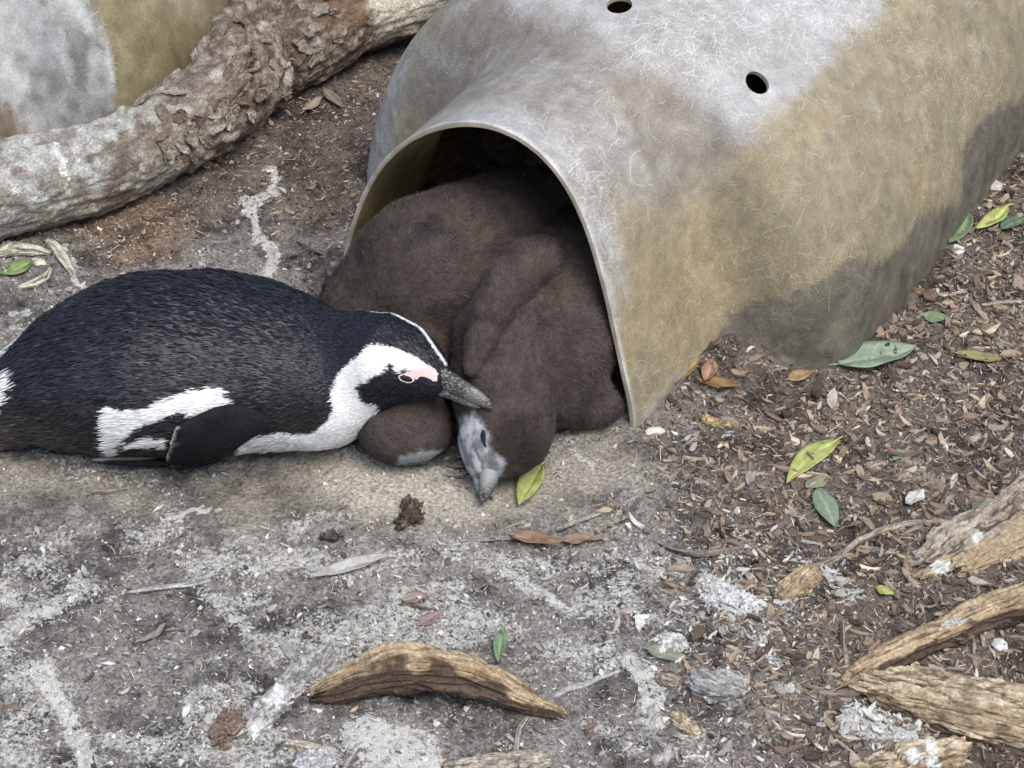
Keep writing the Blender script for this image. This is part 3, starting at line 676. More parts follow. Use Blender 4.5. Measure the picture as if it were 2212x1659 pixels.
fc = np.clip(fc*pr_.lognormal(0, np.where(fw > .5, .10, .45), len(fp_))[:, None]*np.where(fw > .5, 1, .95)[:, None]+np.where((pr_.random(len(fp_)) < .12) & (fw < .3), .018, 0)[:, None]*(1-hd_*.7)[:, None], .004, .88)  # a few black feathers lightened: glints painted into their colour
clump = fbm(fp_, 90, 2, 431)-.5
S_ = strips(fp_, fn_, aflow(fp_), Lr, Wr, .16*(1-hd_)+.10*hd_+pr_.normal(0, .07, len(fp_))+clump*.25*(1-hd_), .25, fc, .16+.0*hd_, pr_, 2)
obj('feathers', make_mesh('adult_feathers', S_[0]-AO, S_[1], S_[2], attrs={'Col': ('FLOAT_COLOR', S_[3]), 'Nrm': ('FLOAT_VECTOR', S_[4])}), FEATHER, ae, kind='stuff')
abvh = BVHTree.FromPolygons([Vector(v) for v in av], [tuple(int(i) for i in f) for f in aq])
def surf_patch(poly, off, step=2.0, thick=.0012, bvh=abvh, dome=0.0):
    poly = np.array(poly); lo, hi = poly.min(0), poly.max(0)
    xs = np.arange(lo[0], hi[0]+step, step); ys = np.arange(lo[1], hi[1]+step, step); X, Y = np.meshgrid(xs, ys, indexing='ij')
    s = sdpoly(np.stack([X, Y], -1), poly); ok = s < step*.35; pos = np.zeros(X.shape+(3,))
    for i, j in np.argwhere(ok):
        h = bvh.ray_cast(Vector((0, 0, CAM_H)), Vector(ray(X[i, j], Y[i, j])).normalized())
        if h[0] is None: ok[i, j] = False; continue
        pos[i, j] = np.array(h[0])+np.array(h[1])*(off+dome*min(1, -s[i, j]/8)*(1 if s[i, j] < 0 else 0))
    q = ok[:-1, :-1] & ok[1:, :-1] & ok[1:, 1:] & ok[:-1, 1:]; idx = np.full(X.shape, -1); idx[ok] = np.arange(ok.sum())
    ij = np.argwhere(q); F = np.stack([idx[ij[:, 0], ij[:, 1]], idx[ij[:, 0], ij[:, 1]+1], idx[ij[:, 0]+1, ij[:, 1]+1], idx[ij[:, 0]+1, ij[:, 1]]], -1)
    return pos[ok], F
def simple(name, col, rough=.6, spec=.3, nz=0, amp=.2):
    m = Mat(name, rough, spec)
    if nz: m.color(m.mix(col, m.gray(m.rng(m.noise(nz, 4), .25, .75, 1-amp, 1+amp, False)), 1, 'MULTIPLY')); m.bump(m.noise(nz*1.3, 4), .3, .0006)
    else: m.color(col)
    return m.m
pv, pf = surf_patch(PINK, .0022)
obj('eye_patch', make_mesh('eye_patch', pv-AO, F4=pf), simple('pink_skin', (.82, .49, .48), .6, .3, 500, .12), ae, label='bare pink skin above the eye')
ell = lambda cx, cy, a, b, rot, n=26: [(cx+a*math.cos(t)*math.cos(rot)-b*math.sin(t)*math.sin(rot), cy+a*math.cos(t)*math.sin(rot)+b*math.sin(t)*math.cos(rot)) for t in np.linspace(0, 2*math.pi, n, endpoint=False)]
pv, pf = surf_patch(ell(*EYEP, 18, 8.6, .2), .0028, 1.5); ring = obj('eye_ring', make_mesh('eye_ring', pv-AO, F4=pf), simple('eye_ring_skin', (.78, .62, .62), .5, .3), ae)
pv, pf = surf_patch(ell(EYEP[0]-.5, EYEP[1]-.3, 14.5, 5.8, .26), .0034, 1.2, dome=.0012); obj('eye', make_mesh('eye', pv-AO, F4=pf), simple('eye_dark', (.006, .005, .006), .08, .6), ae)
def loft(secs, nv_=22, nu=34):
    """secs rows: x y z half-height half-width"""
    pr2, _ = resample(np.array(secs), nu, True); c = pr2[:, :3]; tg = unit(np.gradient(c, axis=0)); sd2 = unit(np.cross(tg, np.array([0, 0, 1.]))); un = np.cross(sd2, tg)
    th = np.linspace(0, 2*math.pi, nv_, endpoint=False); V = c[:, None]+sd2[:, None]*(np.cos(th)[None]*pr2[:, 4:5])[..., None]+un[:, None]*(np.sin(th)[None]*pr2[:, 3:4])[..., None]
    i = np.arange(nu*nv_).reshape(nu, nv_); n = np.roll(i, -1, 1); F = np.stack([i[:-1], i[1:], n[1:], n[:-1]], -1).reshape(-1, 4); V = V.reshape(-1, 3)
    F3 = np.concatenate([np.stack([np.full(nv_, len(V)), i[0], n[0]], -1), np.stack([np.full(nv_, len(V)+1), n[-1], i[-1]], -1)]); V = np.concatenate([V, c[:1], c[-1:]])
    return V, F, F3
def px_sec(x, y, z, h, wf=.75): q = P(x, y, z); m = (q[1]*CP-(q[2]-CAM_H)*SP)/FPX; return [*q, h/2*m*1.12, h/2*m*wf]
def beak_mat():
    m = Mat('beak_horn', .5, .4); n = m.noise(260, 5, .7, m.mapping((1, 1, 3), (0, .6, 0))); c = m.attr('Col').outputs['Color']
    c = m.mix(c, (.33, .32, .29), m.rng(n, .50, .60, 0, .85)); m.color(c); m.bump(n, .6, .001); return m.m
BEAK = beak_mat()
def beak(par, org, up, lo, pale_at=None):
    for nm, secs in (('upper_beak', up), ('lower_beak', lo)):
        V, F, F3 = loft(secs); c = np.tile(np.array([.035, .034, .036]), (len(V), 1)); 
        if pale_at: px = proj(V); c = mix(c, np.array(pale_at[3]), sstep(pale_at[2], pale_at[2]*.3, np.hypot(px[:, 0]-pale_at[0], px[:, 1]-pale_at[1])))
        obj(nm, make_mesh(nm, V-org, F3, F, attrs={'Col': ('FLOAT_COLOR', c)}), BEAK, par)
beak(ae, AO, [px_sec(930, 815, .121, 58), px_sec(952, 818, .122, 56), px_sec(976, 829, .122, 48), px_sec(1000, 842, .120, 41), px_sec(1024, 855, .116, 35), px_sec(1043, 866, .112, 28), px_sec(1055, 876, .107, 17), px_sec(1061, 885, .102, 4)],
     [px_sec(935, 838, .113, 26), px_sec(965, 850, .112, 20), px_sec(995, 864, .109, 16), px_sec(1020, 874, .106, 13), px_sec(1036, 880, .104, 5)], (1030, 856, 36, (.15, .145, .13)))
# near flipper: paddle facing us, then a flat blade on the ground
def slab(poly, place, thick, name, mat, colf, par, org, step=4.0):
    """outline in photo points placed on a 3-D sheet, given real thickness"""
    poly = np.array(poly, float); n = len(poly); out, _ = resample(np.concatenate([poly, poly[:1]]), 64, False); out = out[:-1]; c = out.mean(0)
    rings = [c+(out-c)*s for s in (1.0, .93, .8, .6, .35)]; m = len(out)
    base = [place(r) for r in rings]+[place(c[None])]
    nrm = unit(np.cross(place(c[None]+[[6, 0]])-place(c[None]), place(c[None]+[[0, 6]])-place(c[None])))[0]
    if nrm@(np.array([0, 0, CAM_H])-place(c[None])[0]) < 0: nrm = -nrm
    hts = [0, .55, .85, 1, 1, 1]; Vf = np.concatenate([b+nrm*thick/2*h for b, h in zip(base, hts)]); Vb = np.concatenate([b-nrm*thick/2*h for b, h in zip(base, hts)])
    V = np.concatenate([Vf, Vb]); nf = len(Vf); F4, F3 = [], []
    for k_ in range(4):
        for i in range(m):
            j = (i+1) % m; q = [k_*m+i, k_*m+j, (k_+1)*m+j, (k_+1)*m+i]; F4.append(q); F4.append([a+nf for a in q[::-1]])
    for i in range(m):
        j = (i+1) % m; F3.append([4*m+i, 4*m+j, 5*m]); F3.append([4*m+j+nf, 4*m+i+nf, 5*m+nf])
    return obj(name, make_mesh(name, V-org, F3, F4, attrs={'Col': ('FLOAT_COLOR', colf(V))}), mat, par), V, np.array(F4)
FLP = [(380, 923), (400, 911), (419, 900), (464, 880), (503, 872), (548, 884), (585, 905), (575, 930), (542, 946), (500, 979), (458, 1003), (413, 1010), (358, 1002), (364, 980), (371, 955)]
def flip_sheet(uv_):
    out = []
    for x, y in uv_:
        h = abvh.ray_cast(Vector((0, 0, CAM_H)), Vector(ray(x, y)).normalized()); zb = h[0].z+.009 if h[0] is not None else .004
        out.append(max(.006+max(0, (1008-y)/128)*.062, zb))
    return P(uv_[:, 0], uv_[:, 1], np.array(out))
def flip_col(V):
    px = proj(V); c = np.tile(np.array([.011, .012, .014]), (len(V), 1))*(1+(fbm(V, 150, 3, 5)[:, None]-.5)*1.2)
    e = sdline(px, [(380, 923), (371, 957), (358, 1002)]); jag = (fbm(V, 700, 2, 9)-.5)*10
    return mix(c, np.array([.42, .42, .36]), sstep(5.5, 2, e+jag)*.9)
FLM = vc_mat('flipper_skin', .8, .15, 900, .6, .6, 900, .001)
flo, flV, flF = slab(FLP, flip_sheet, .011, 'flipper', FLM.m, flip_col, ae, AO)
blade = [(196, 993), (240, 989), (300, 989), (330, 986), (346, 975), (358, 985), (372, 1004), (330, 1004), (280, 1004), (230, 1001)]
def blade_col(V):
    px = proj(V); c = np.tile(np.array([.012, .012, .013]), (len(V), 1)); e = sdline(px, [(196, 994), (240, 990), (300, 990), (330, 987), (346, 976)])
    return mix(c, np.array([.40, .40, .35]), sstep(5, 1.5, e)*.8)
slab(blade, lambda u: P(u[:, 0], u[:, 1], np.full(len(u), .010)), .007, 'flipper_tip', FLM.m, blade_col, flo, AO)
fs_p, fs_n = sample_surface(flV, flF, 9000, pr_); fs_c = flip_col(fs_p)
S_ = strips(fs_p, fs_n, np.tile(np.array([-1., -.1, -.5]), (len(fs_p), 1)), .0034, .0009, .16, .1, fs_c*pr_.uniform(.5, 2.2, (len(fs_p), 1)), .35, pr_, 2)
obj('flipper_feathers', make_mesh('flipper_feathers', S_[0]-AO, S_[1], S_[2], attrs={'Col': ('FLOAT_COLOR', S_[3]), 'Nrm': ('FLOAT_VECTOR', S_[4])}), FEATHER, flo, kind='stuff')
slab([(470, 640), (478, 605), (494, 592), (512, 585), (530, 600), (550, 640), (520, 680)], lambda u: P(u[:, 0], u[:, 1], np.full(len(u), .085)), .009, 'flipper', FLM.m, lambda V: np.tile(np.array([.016, .015, .015]), (len(V), 1)), ae, AO)
# stiff tail feathers, just past the edge of the picture
tl = pr_.normal(0, 1, (60, 2)); tp = np.array(bp[0])+np.stack([np.full(60, -.01), tl[:, 0]*.02, tl[:, 1]*.008-.005], -1)
S_ = strips(tp, np.tile([0, 0, 1.], (60, 1)), np.tile([-1., 0, 0], (60, 1))+pr_.normal(0, .18, (60, 3)), .075, .006, .05, .25, np.tile([.02, .019, .02], (60, 1)), 0, pr_, 3)
obj('tail', make_mesh('tail', S_[0]-AO, S_[1], S_[2], attrs={'Col': ('FLOAT_COLOR', S_[3]), 'Nrm': ('FLOAT_VECTOR', S_[4])}), FEATHER, ae)

# --- chicks
def down(V, Q, n, rng, flow, colf, L, wd, par, org, seed, lenf=None):
    p, nn = sample_surface(V, Q, n, rng); k = p[:, 2] > .003; p, nn = p[k], nn[k]; c, short = colf(p)
    cl = fbm(p, 70, 3, seed)-.5; cl2 = fbm(p, 220, 2, seed+4)-.5
    Lr = L*rng.uniform(.6, 1.25, len(p))*(1-.75*short); c = np.clip(c*(1+cl[:, None]*.9+cl2[:, None]*.7)*rng.lognormal(0, .22, len(p))[:, None], .008, .8)
    fl = flow(p)+rng.normal(0, .35, p.shape)+np.stack([fbm(p, 60, 2, seed+9)-.5, fbm(p, 60, 2, seed+11)-.5, fbm(p, 60, 2, seed+13)-.5], -1)*2.2
    S = strips(p, nn, fl, Lr, wd*(1-.3*short), rng.uniform(.35, .95, len(p))*(1-.6*short)+cl*.5, .9, c, .5, rng, 2)
    return obj('down', make_mesh('chick_down', S[0]-org, S[1], S[2], attrs={'Col': ('FLOAT_COLOR', S[3]), 'Nrm': ('FLOAT_VECTOR', S[4])}), DOWN, par, kind='stuff')
def mk(lst): a = [pr(*t) for t in lst]; return np.array([x for x, _ in a]), [r for _, r in a]
BROWN = np.array([.080, .065, .056])
# chick sitting behind the adult's head
A1p, A1r = mk([(822, 688, .080, 134), (932, 596, .122, 168), (1000, 560, .125, 152), (1075, 535, .118, 145), (1180, 500, .105, 112), (1270, 490, .095, 90)])
A2p, A2r = mk([(900, 690, .075, 150), (880, 800, .062, 95), (868, 890, .046, 78)])
A3p, A3r = mk([(838, 917, .041, 73), (875, 922, .042, 76), (903, 926, .041, 70)])
def chickA(p):
    d = smin(chain(p, A1p, A1r, .014), chain(p, A2p, A2r, .02), .02); d = smin(d, chain(p, A3p, A3r, .02), .012); d = d+(fbm(p, 22, 3, 501)-.5)*.012
    return smax(d, .002-p[:, 2], .01)
cav, caq = surface_nets(chickA, (-.30, 1.90, -.01), (.16, 2.44, .28), .004)
ce = empty('penguin_chick', (A1p[1][0], A1p[1][1], 0), 'brown downy penguin chick at back of the nest mouth, head tucked under the adult', 'penguin chick'); CO = np.array(ce.location)
CHEEK = [(860, 985), (905, 975), (948, 970), (975, 978), (975, 1000), (860, 1000)]
def colA(p):
    px = proj(p); w = sstep(4, -4, sdpoly(px, CHEEK)+(fbm(p, 150, 2, 3)-.5)*14)*(p[:, 1] < 2.05); sh = sstep(-.02, .04, .03-(p[:, 1]-2.0))
    mottle_ = fbm(p, 12, 3, 511)-.5  # random tone over the down
    c = np.tile(BROWN, (len(p), 1))*(1+mottle_[:, None]*.35); dk = sstep(60, 15, np.hypot(px[:, 0]-905, (px[:, 1]-500)*1.2)+(fbm(p, 60, 2, 7)-.5)*70); c = mix(c, np.array([.030, .028, .030]), dk*.75)
    return mix(c, np.array([.42, .44, .45]), w*.9), np.maximum(w*.7, .45*(p[:, 1] < 2.03))
obj('body', make_mesh('chick_body', cav-CO, F4=caq, attrs={'Col': ('FLOAT_COLOR', colA(cav)[0])}), SKIN.m, ce)
down(cav, caq, 110000, np.random.default_rng(31), flow_from([A1p, A2p[::-1], A3p]), colA, .0085, .00042, ce, CO, 521)
# chick in front with its beak on the ground
B1p, B1r = mk([(1250, 560, .112, 110), (1222, 625, .105, 125), (1185, 728, .078, 138), (1175, 800, .062, 118)])
B2p, B2r = mk([(1190, 700, .095, 120), (1095, 745, .105, 106), (1085, 842, .082, 100), (1096, 910, .058, 95)])
B3p, B3r = mk([(1098, 915, .057, 95), (1088, 935, .054, 96), (1060, 972, .042, 60), (1052, 1000, .034, 38)])
B4p, B4r = mk([(1225, 845, .042, 76), (1275, 868, .028, 48), (1305, 874, .022, 36)])
def chickB0(p):
    d = smin(chain(p, B1p, B1r, .03), chain(p, B2p, B2r, .02), .022); d = smin(d, chain(p, B4p, B4r, .015), .018)
    hd3 = chain(p, B3p, B3r, .012); d = smin(d, hd3, .008); return d, hd3
def trace(fn, x, y, off):                                     # first point of a body along a line of sight, moved off its surface
    d = unit(ray(x, y)); t = np.linspace(2.2, 3.2, 1500); p = np.array([0, 0, CAM_H])+t[:, None]*d; f = fn(p); k = np.nonzero(f < off)[0]
    return p[k[0]] if len(k) else p[np.argmin(f)]
B5 = [((1018, 800), .010, .006), ((1036, 735), .015, .008), ((1066, 668), .019, .009), ((1104, 612), .025, .010), ((1142, 576), .027, .010), ((1172, 562), .022, .008)]
B5p = np.array([trace(lambda q: chickB0(q)[0], *px, o) for px, r, o in B5]); B5r = [r for _, r, _ in B5]
B5n = unit(np.stack([chickB0(B5p+e*2e-3)[0]-chickB0(B5p-e*2e-3)[0] for e in np.eye(3)], -1)); B5p = B5p+B5n*(np.array(B5r)[:, None]*.02)
def chickB(p):
    d, hd3 = chickB0(p); d = smin(d, chain(p, B5p, B5r, .008), .0015); d = d+(fbm(p, 26, 3, 551)-.5)*.008*sstep(.0, .02, hd3)
    return smax(d, .002-p[:, 2], .008)
cbv, cbq = surface_nets(chickB, (-.09, 1.86, -.01), (.20, 2.30, .26), .0034)
be = empty('penguin_chick', (B1p[2][0], B1p[2][1], 0), 'brown downy penguin chick with pale grey face, beak resting on the pale ground', 'penguin chick'); BO = np.array(be.location)
MASK = Z2([(1250, 880), (1330, 870), (1370, 930), (1420, 1000), (1420, 1100), (1480, 1180), (1540, 1250), (1530, 1330), (1460, 1400), (1340, 1400), (1250, 1300), (1200, 1180), (1165, 1090), (1190, 1000)])
CAP2 = Z2([(1165, 880), (1240, 880), (1265, 960), (1245, 1060), (1200, 1110), (1160, 1060), (1150, 950)])
def colB(p):
    px = proj(p); jn = (fbm(p, 130, 3, 3)-.5)*22
    headz = (p[:, 1] < 2.0); m = sstep(7, -7, sdpoly(px, MASK)+jn)*headz; t = fbm(p, 90, 3, 571)
    c = np.tile(BROWN, (len(p), 1))*(1+(fbm(p, 12, 3, 561)[:, None]-.5)*.35)
    cap = sstep(75, 30, np.hypot(px[:, 0]-1120, (px[:, 1]-945)*.9))*headz; c = mix(c, np.array([.034, .027, .025]), cap*.8)
    cb = sstep(5, -5, sdpoly(px, CAP2)+jn); msk = mix(np.array([.20, .205, .21]), np.array([.54, .56, .57]), sstep(.30, .58, t))
    dk = sstep(24, 8, np.hypot((px[:, 0]-1064)*1., (px[:, 1]-1008)*1.0)); msk = mix(msk, np.array([.085, .092, .105]), dk*.8)
    lns = sdline(px, [(1028, 975), (1042, 1002), (1044, 1030)]); msk = mix(msk, np.array([.05, .05, .055]), sstep(5, 1, lns)*.8)
    return mix(c, msk, m), np.maximum(m*.85, .4*headz)
obj('body', make_mesh('chick_body', cbv-BO, F4=cbq, attrs={'Col': ('FLOAT_COLOR', colB(cbv)[0])}), SKIN.m, be)
down(cbv, cbq, 120000, np.random.default_rng(32), flow_from([B1p, B2p[::-1], B3p[::-1], B4p, B5p]), colB, .0075, .00042, be, BO, 541)
bbvh = BVHTree.FromPolygons([Vector(v) for v in cbv], [tuple(int(i) for i in f) for f in cbq])
pv, pf = surf_patch(Z2([(1385, 1000), (1400, 1000), (1412, 1040), (1408, 1090), (1418, 1125), (1400, 1120), (1378, 1075), (1372, 1035)]), .0016, 1.0, bvh=bbvh, dome=.001); obj('eye', make_mesh('eye', pv-BO, F4=pf), simple('chick_eye', (.01, .01, .012), .2, .5), be, label='narrow half closed dark eye')
beak(be, BO, [px_sec(1058, 996, .040, 50, 1.0), px_sec(1058, 1014, .036, 47, 1.0), px_sec(1056, 1034, .030, 41, 1.0), px_sec(1050, 1056, .022, 32, 1.0), px_sec(1044, 1076, .014, 20, 1.0), px_sec(1040, 1090, .009, 6, 1.0)],
     [px_sec(1036, 998, .034, 30, 1.0), px_sec(1033, 1020, .027, 27, 1.0), px_sec(1034, 1044, .019, 21, 1.0), px_sec(1036, 1066, .011, 13, 1.0), px_sec(1038, 1080, .008, 5, 1.0)], (1046, 1012, 62, (.27, .28, .29)))

# ------------------------------------------------------------------ wood, twigs, leaves, stones on the ground
GZ = gzv.reshape(nx_, ny_)
def gsurf(x, y):
    x = np.atleast_1d(x); y = np.atleast_1d(y); i = np.clip(np.searchsorted(gx, x)-1, 0, nx_-2); j = np.clip(np.searchsorted(gy, y)-1, 0, ny_-2)
    u = (x-gx[i])/(gx[i+1]-gx[i]); v = (y-gy[j])/(gy[j+1]-gy[j])
    return GZ[i, j]*(1-u)*(1-v)+GZ[i+1, j]*u*(1-v)+GZ[i, j+1]*(1-u)*v+GZ[i+1, j+1]*u*v
def on_ground(px, r, lift=0.0, sink=.25):
    q = PG(px[0], px[1], r*(1-sink)+lift); return [*q, r]
def px2m(x, y): q = P(x, y, 0); return (q[1]*CP+CAM_H*SP)/FPX
def fibrous(seed, amp=.16, fine=.10, freq=55.):
    def f(U, T, p):
        ct, st = np.cos(T), np.sin(T)
        q0 = np.stack([U*16, ct*.9, st*.9], -1)+seed*1.7; q = np.stack([U*7, ct*3.2, st*3.2], -1)+seed; q2 = np.stack([U*14, ct*9, st*9], -1)+seed; q3 = np.stack([U*40, ct*22, st*22], -1)+seed
        plate = sstep(.46, .50, fbm(q, 1, 3, seed+21))+sstep(.56, .60, fbm(q, 1, 3, seed+21))
        rid = np.abs(fbm(q2, 1, 3, seed+5)-.5)*2
        return 1+(fbm(q0, 1, 3, seed)-.5)*(.8+amp*2.4)+(np.minimum(rid, .3)-.3)*fine*5+plate*(amp*.8)+(fbm(q3, 1, 3, seed+8)-.5)*(.16+fine*1.4)
    return f
def wood(name, pts, label, cat, pal, rz=.7, seed=1, sink=.25, lifts=None, nu=150, nv_=64, amp=.16, fine=.12, cap=.8, top=None, spots=(), group=None):
    path = [on_ground((x, y), r*px2m(x, y), (lifts[i] if lifts else 0), sink) for i, (x, y, r) in enumerate(pts)]
    V, F, F3, uv = sweep(np.array(path), nu, nv_, rz, fibrous(seed, amp, fine), cap)
    Lt = uv[:, 0].max(); pa = np.array(path); e0, e1 = unit(pa[1, :3]-pa[0, :3]), unit(pa[-1, :3]-pa[-2, :3]); rg_ = (fbm(np.stack([np.cos(uv[:, 1])*4, np.sin(uv[:, 1])*4, uv[:, 0]*30], -1)+seed, 1, 3, seed+31)-.45)*2.6*pa[:, 3].max()*(cap < 1)
    V = V+e1*(rg_*sstep(Lt*.78, Lt, uv[:, 0]))[:, None]-e0*(rg_*sstep(Lt*.22, 0, uv[:, 0]))[:, None]
    V[:, 2] = np.maximum(V[:, 2], -.004)
    q = np.stack([uv[:, 0]*9, np.cos(uv[:, 1])*3, np.sin(uv[:, 1])*3], -1)+seed; q2 = np.stack([uv[:, 0]*14, np.cos(uv[:, 1])*9, np.sin(uv[:, 1])*9], -1)+seed
    t = fbm(q, 1, 4, seed+2); t2 = fbm(q2, 1, 3, seed+6); w = fbm(V, 45, 4, seed+11)
    c = mix(np.array(pal[0]), np.array(pal[1]), sstep(.3, .7, t*.5+t2*.5)); c = mix(c, np.array(pal[2]), sstep(.44, .30, t2*.55+w*.45)*.9); rid = np.abs(fbm(q2, 1, 3, seed+5)-.5)*2; c = mix(c, np.array(pal[2])*.8, sstep(.12, .03, rid)*.85); c = mix(c, np.array(pal[1])*1.15, sstep(.55, .7, fbm(np.stack([uv[:, 0]*40, np.cos(uv[:, 1])*22, np.sin(uv[:, 1])*22], -1)+seed, 1, 3, seed+8))*.6); c = c*(1+(fbm(V, 160, 3, seed+14)[:, None]-.5)*.7)
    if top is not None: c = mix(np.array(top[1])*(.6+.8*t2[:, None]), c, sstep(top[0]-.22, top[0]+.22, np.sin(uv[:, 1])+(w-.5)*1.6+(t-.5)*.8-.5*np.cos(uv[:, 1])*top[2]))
    px = proj(V)
    for sx, sy, sr in spots: c = mix(c, np.array([.60, .62, .60]), sstep(sr, sr*.4, np.hypot(px[:, 0]-sx, px[:, 1]-sy)+(w-.5)*sr*2.6)*.85)
    org = V.mean(0); org[2] = 0
    return obj(name, make_mesh(name, V-org, F3, F, attrs={'Col': ('FLOAT_COLOR', np.clip(c, .012, .8))}), WM.m, None, label, cat, group), org
def cube_sphere(n):
    g = np.tan(np.linspace(-1, 1, n)*math.pi/4); A, B = np.meshgrid(g, g, indexing='ij'); o = np.ones_like(A); faces = [(o, A, B), (-o, B, A), (B, o, A), (A, -o, B), (A, B, o), (B, A, -o)]
    V = np.concatenate([unit(np.stack(f, -1)).reshape(-1, 3) for f in faces]); i = np.arange(n*n).reshape(n, n); q = np.stack([i[:-1, :-1], i[1:, :-1], i[1:, 1:], i[:-1, 1:]], -1).reshape(-1, 4)
    F = np.concatenate([q+k*n*n for k in range(6)]); key = np.round(V*1e5).astype(np.int64); _, inv, idx = np.unique(key, axis=0, return_inverse=True, return_index=True)[0:1]+tuple(np.unique(key, axis=0, return_inverse=True, return_index=True)[1:][::-1])
    return V[idx], inv.reshape(-1)[F]
CSPH = {n: cube_sphere(n) for n in (18, 30, 64)}
def chunk(name, a, b, w, hr, label, cat, pal, seed, n=30, boxy=3.5, taper=0.0, rough=.25, fib=.10, tilt=0.0, spots=(), sink=.25, grain=True, dark=None):
    """angular broken piece: rounded box along a-b with grain along its length"""
    A, B = PG(*a), PG(*b); Ld = np.linalg.norm(B-A); m = px2m(*a); dv = unit((B-A)[:2]); W_ = w*m/math.hypot(dv[1], dv[0]*.75); H_ = W_*hr
    d, F = CSPH[n]; p = d/((np.abs(d)**boxy).sum(1, keepdims=True)**(1/boxy)); tap = 1-taper*(p[:, :1]*.5+.5)*1.0
    loc = p*np.array([Ld/2, W_/2, H_/2])*np.concatenate([np.ones_like(tap), tap, .4+.6*tap], 1)
    q = loc+seed*.37; sc = 1/W_
    lump = fbm(q*np.array([.5, 1, 1.]), 2.2*sc, 3, seed)-.5; g = q*np.array([.12 if grain else 1, 1, 1.]); gr = np.abs(fbm(g, 9*sc, 3, seed+3)-.5)*2; g2 = fbm(q*np.array([.2 if grain else 1, 1, 1.]), 26*sc, 3, seed+5)-.5
    step = sstep(.45, .5, fbm(q*np.array([.35, 1, 1.]), 4*sc, 3, seed+9))
    nrm = unit(p*np.array([1/Ld, 1/W_, 1/H_])**.5); hh = min(W_, H_)
    loc = loc+nrm*(hh*(lump*rough*2.2+(np.minimum(gr, .35)-.2)*fib*2.2+g2*fib*1.8+(step-.5)*rough*.7))[:, None]
    loc[:, 0] += np.sign(p[:, 0])*np.clip(np.abs(p[:, 0])-.55, 0, 1)*Ld*.35*(fbm(q[:, 1:], 7*sc, 3, seed+12)-.5)*2
    ex = unit(B-A); ez = unit(np.array([ex[1]*math.sin(tilt), -ex[0]*math.sin(tilt), math.cos(tilt)])); ez = unit(ez-(ez@ex)*ex); ey = np.cross(ez, ex)
    V = (A+B)/2+loc[:, :1]*ex+loc[:, 1:2]*ey+loc[:, 2:]*ez; V[:, 2] += H_*(.5-sink); V[:, 2] = np.maximum(V[:, 2], -.006)
    t = fbm(g, 5*sc, 4, seed+15); c = mix(np.array(pal[0]), np.array(pal[1]), sstep(.3, .68, t*.6+(g2+.5)*.4)); c = mix(c, np.array(pal[2]), sstep(.13, .03, gr)*.9); c = mix(c, np.array(pal[2]), sstep(.60, .72, fbm(q*np.array([.5, 1, 1.]), 6*sc, 3, seed+17))*.6)
    c = c*(1+(fbm(V, 220, 3, seed+19)[:, None]-.5)*.8); px = proj(V); w_ = fbm(V, 90, 3, seed+21)
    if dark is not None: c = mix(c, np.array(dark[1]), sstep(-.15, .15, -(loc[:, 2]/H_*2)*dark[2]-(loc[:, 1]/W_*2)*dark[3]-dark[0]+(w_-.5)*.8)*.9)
    for sx, sy, sr in spots: c = mix(c, np.array([.66, .68, .66]), sstep(sr, sr*.5, np.hypot(px[:, 0]-sx, px[:, 1]-sy)+(w_-.5)*sr*3)*.9)
    org = (A+B)/2; org[2] = 0
    o = obj(name, make_mesh(name, V-org, F4=F, attrs={'Col': ('FLOAT_COLOR', np.clip(c, .012, .8))}), WM.m, None, label, cat); o.location = org
    return o
def put(t): t[0].location = t[1]; return t[0]
TAN = ((.26, .18, .10), (.50, .40, .26), (.10, .065, .04)); GREYT = ((.22, .18, .14), (.40, .35, .28), (.07, .055, .045)); DARKB = ((.10, .072, .055), (.20, .155, .12), (.035, .026, .02)); GREY = ((.28, .275, .26), (.46, .45, .43), (.12, .115, .11))
put(wood('driftwood', [(688, 1498, 16), (716, 1488, 28), (770, 1468, 38), (850, 1450, 46), (930, 1447, 46), (1010, 1458, 44), (1080, 1484, 36), (1140, 1514, 25), (1178, 1531, 14), (1200, 1537, 5)],
         'banana shaped curved piece of driftwood, tan along its top and dark below', 'wood piece', TAN, .8, 11, .1, [0, 0, .003, .008, .012, .010, .006, .002, 0, 0], 240, 120, .16, .11, .22, (.50, (.095, .068, .05), 1.0)))
put(wood('branch_piece', [(1820, 1478, 6), (1850, 1458, 20), (1900, 1430, 26), (1960, 1402, 28), (2030, 1372, 30), (2100, 1338, 32), (2180, 1310, 36), (2280, 1280, 36)], 'long split branch with a white dropping on it', 'wood piece', TAN, .75, 17, .15, None, 190, 64, .2, .16, .6, (.1, (.095, .068, .05), 1.0), [(2048, 1352, 26)]))
PALEW = ((.29, .215, .135), (.54, .45, .32), (.10, .07, .045)); STRAW = ((.40, .36, .28), (.58, .54, .45), (.2, .17, .13))
chunk('root_piece', (528, 1592), (716, 1418), 66, .38, 'flat grey crusted root slab beside the curved driftwood', 'root', GREY, 13, 64, 4.0, -.1, .30, .06, .35, [(598, 1508, 24), (556, 1572, 18), (640, 1520, 9)], .3, False)
chunk('wood_block', (1862, 1482), (2340, 1602), 100, .45, 'thick fibrous block of pale weathered wood', 'wood piece', PALEW, 19, 64, 2.6, -.55, .2, .13, .1, (), .3, True, (.35, (.075, .052, .036), 1, .6))
chunk('bark_piece', (2005, 1242), (2340, 1050), 110, .45, 'dark grey bark slab with tan torn edge at the twig end', 'wood piece', GREYT, 23, 64, 3.5, -.35, .25, .14, .1, [(2035, 1218, 24), (2110, 1160, 12)], .3, True, (-.1, (.40, .31, .20), .3, .9))
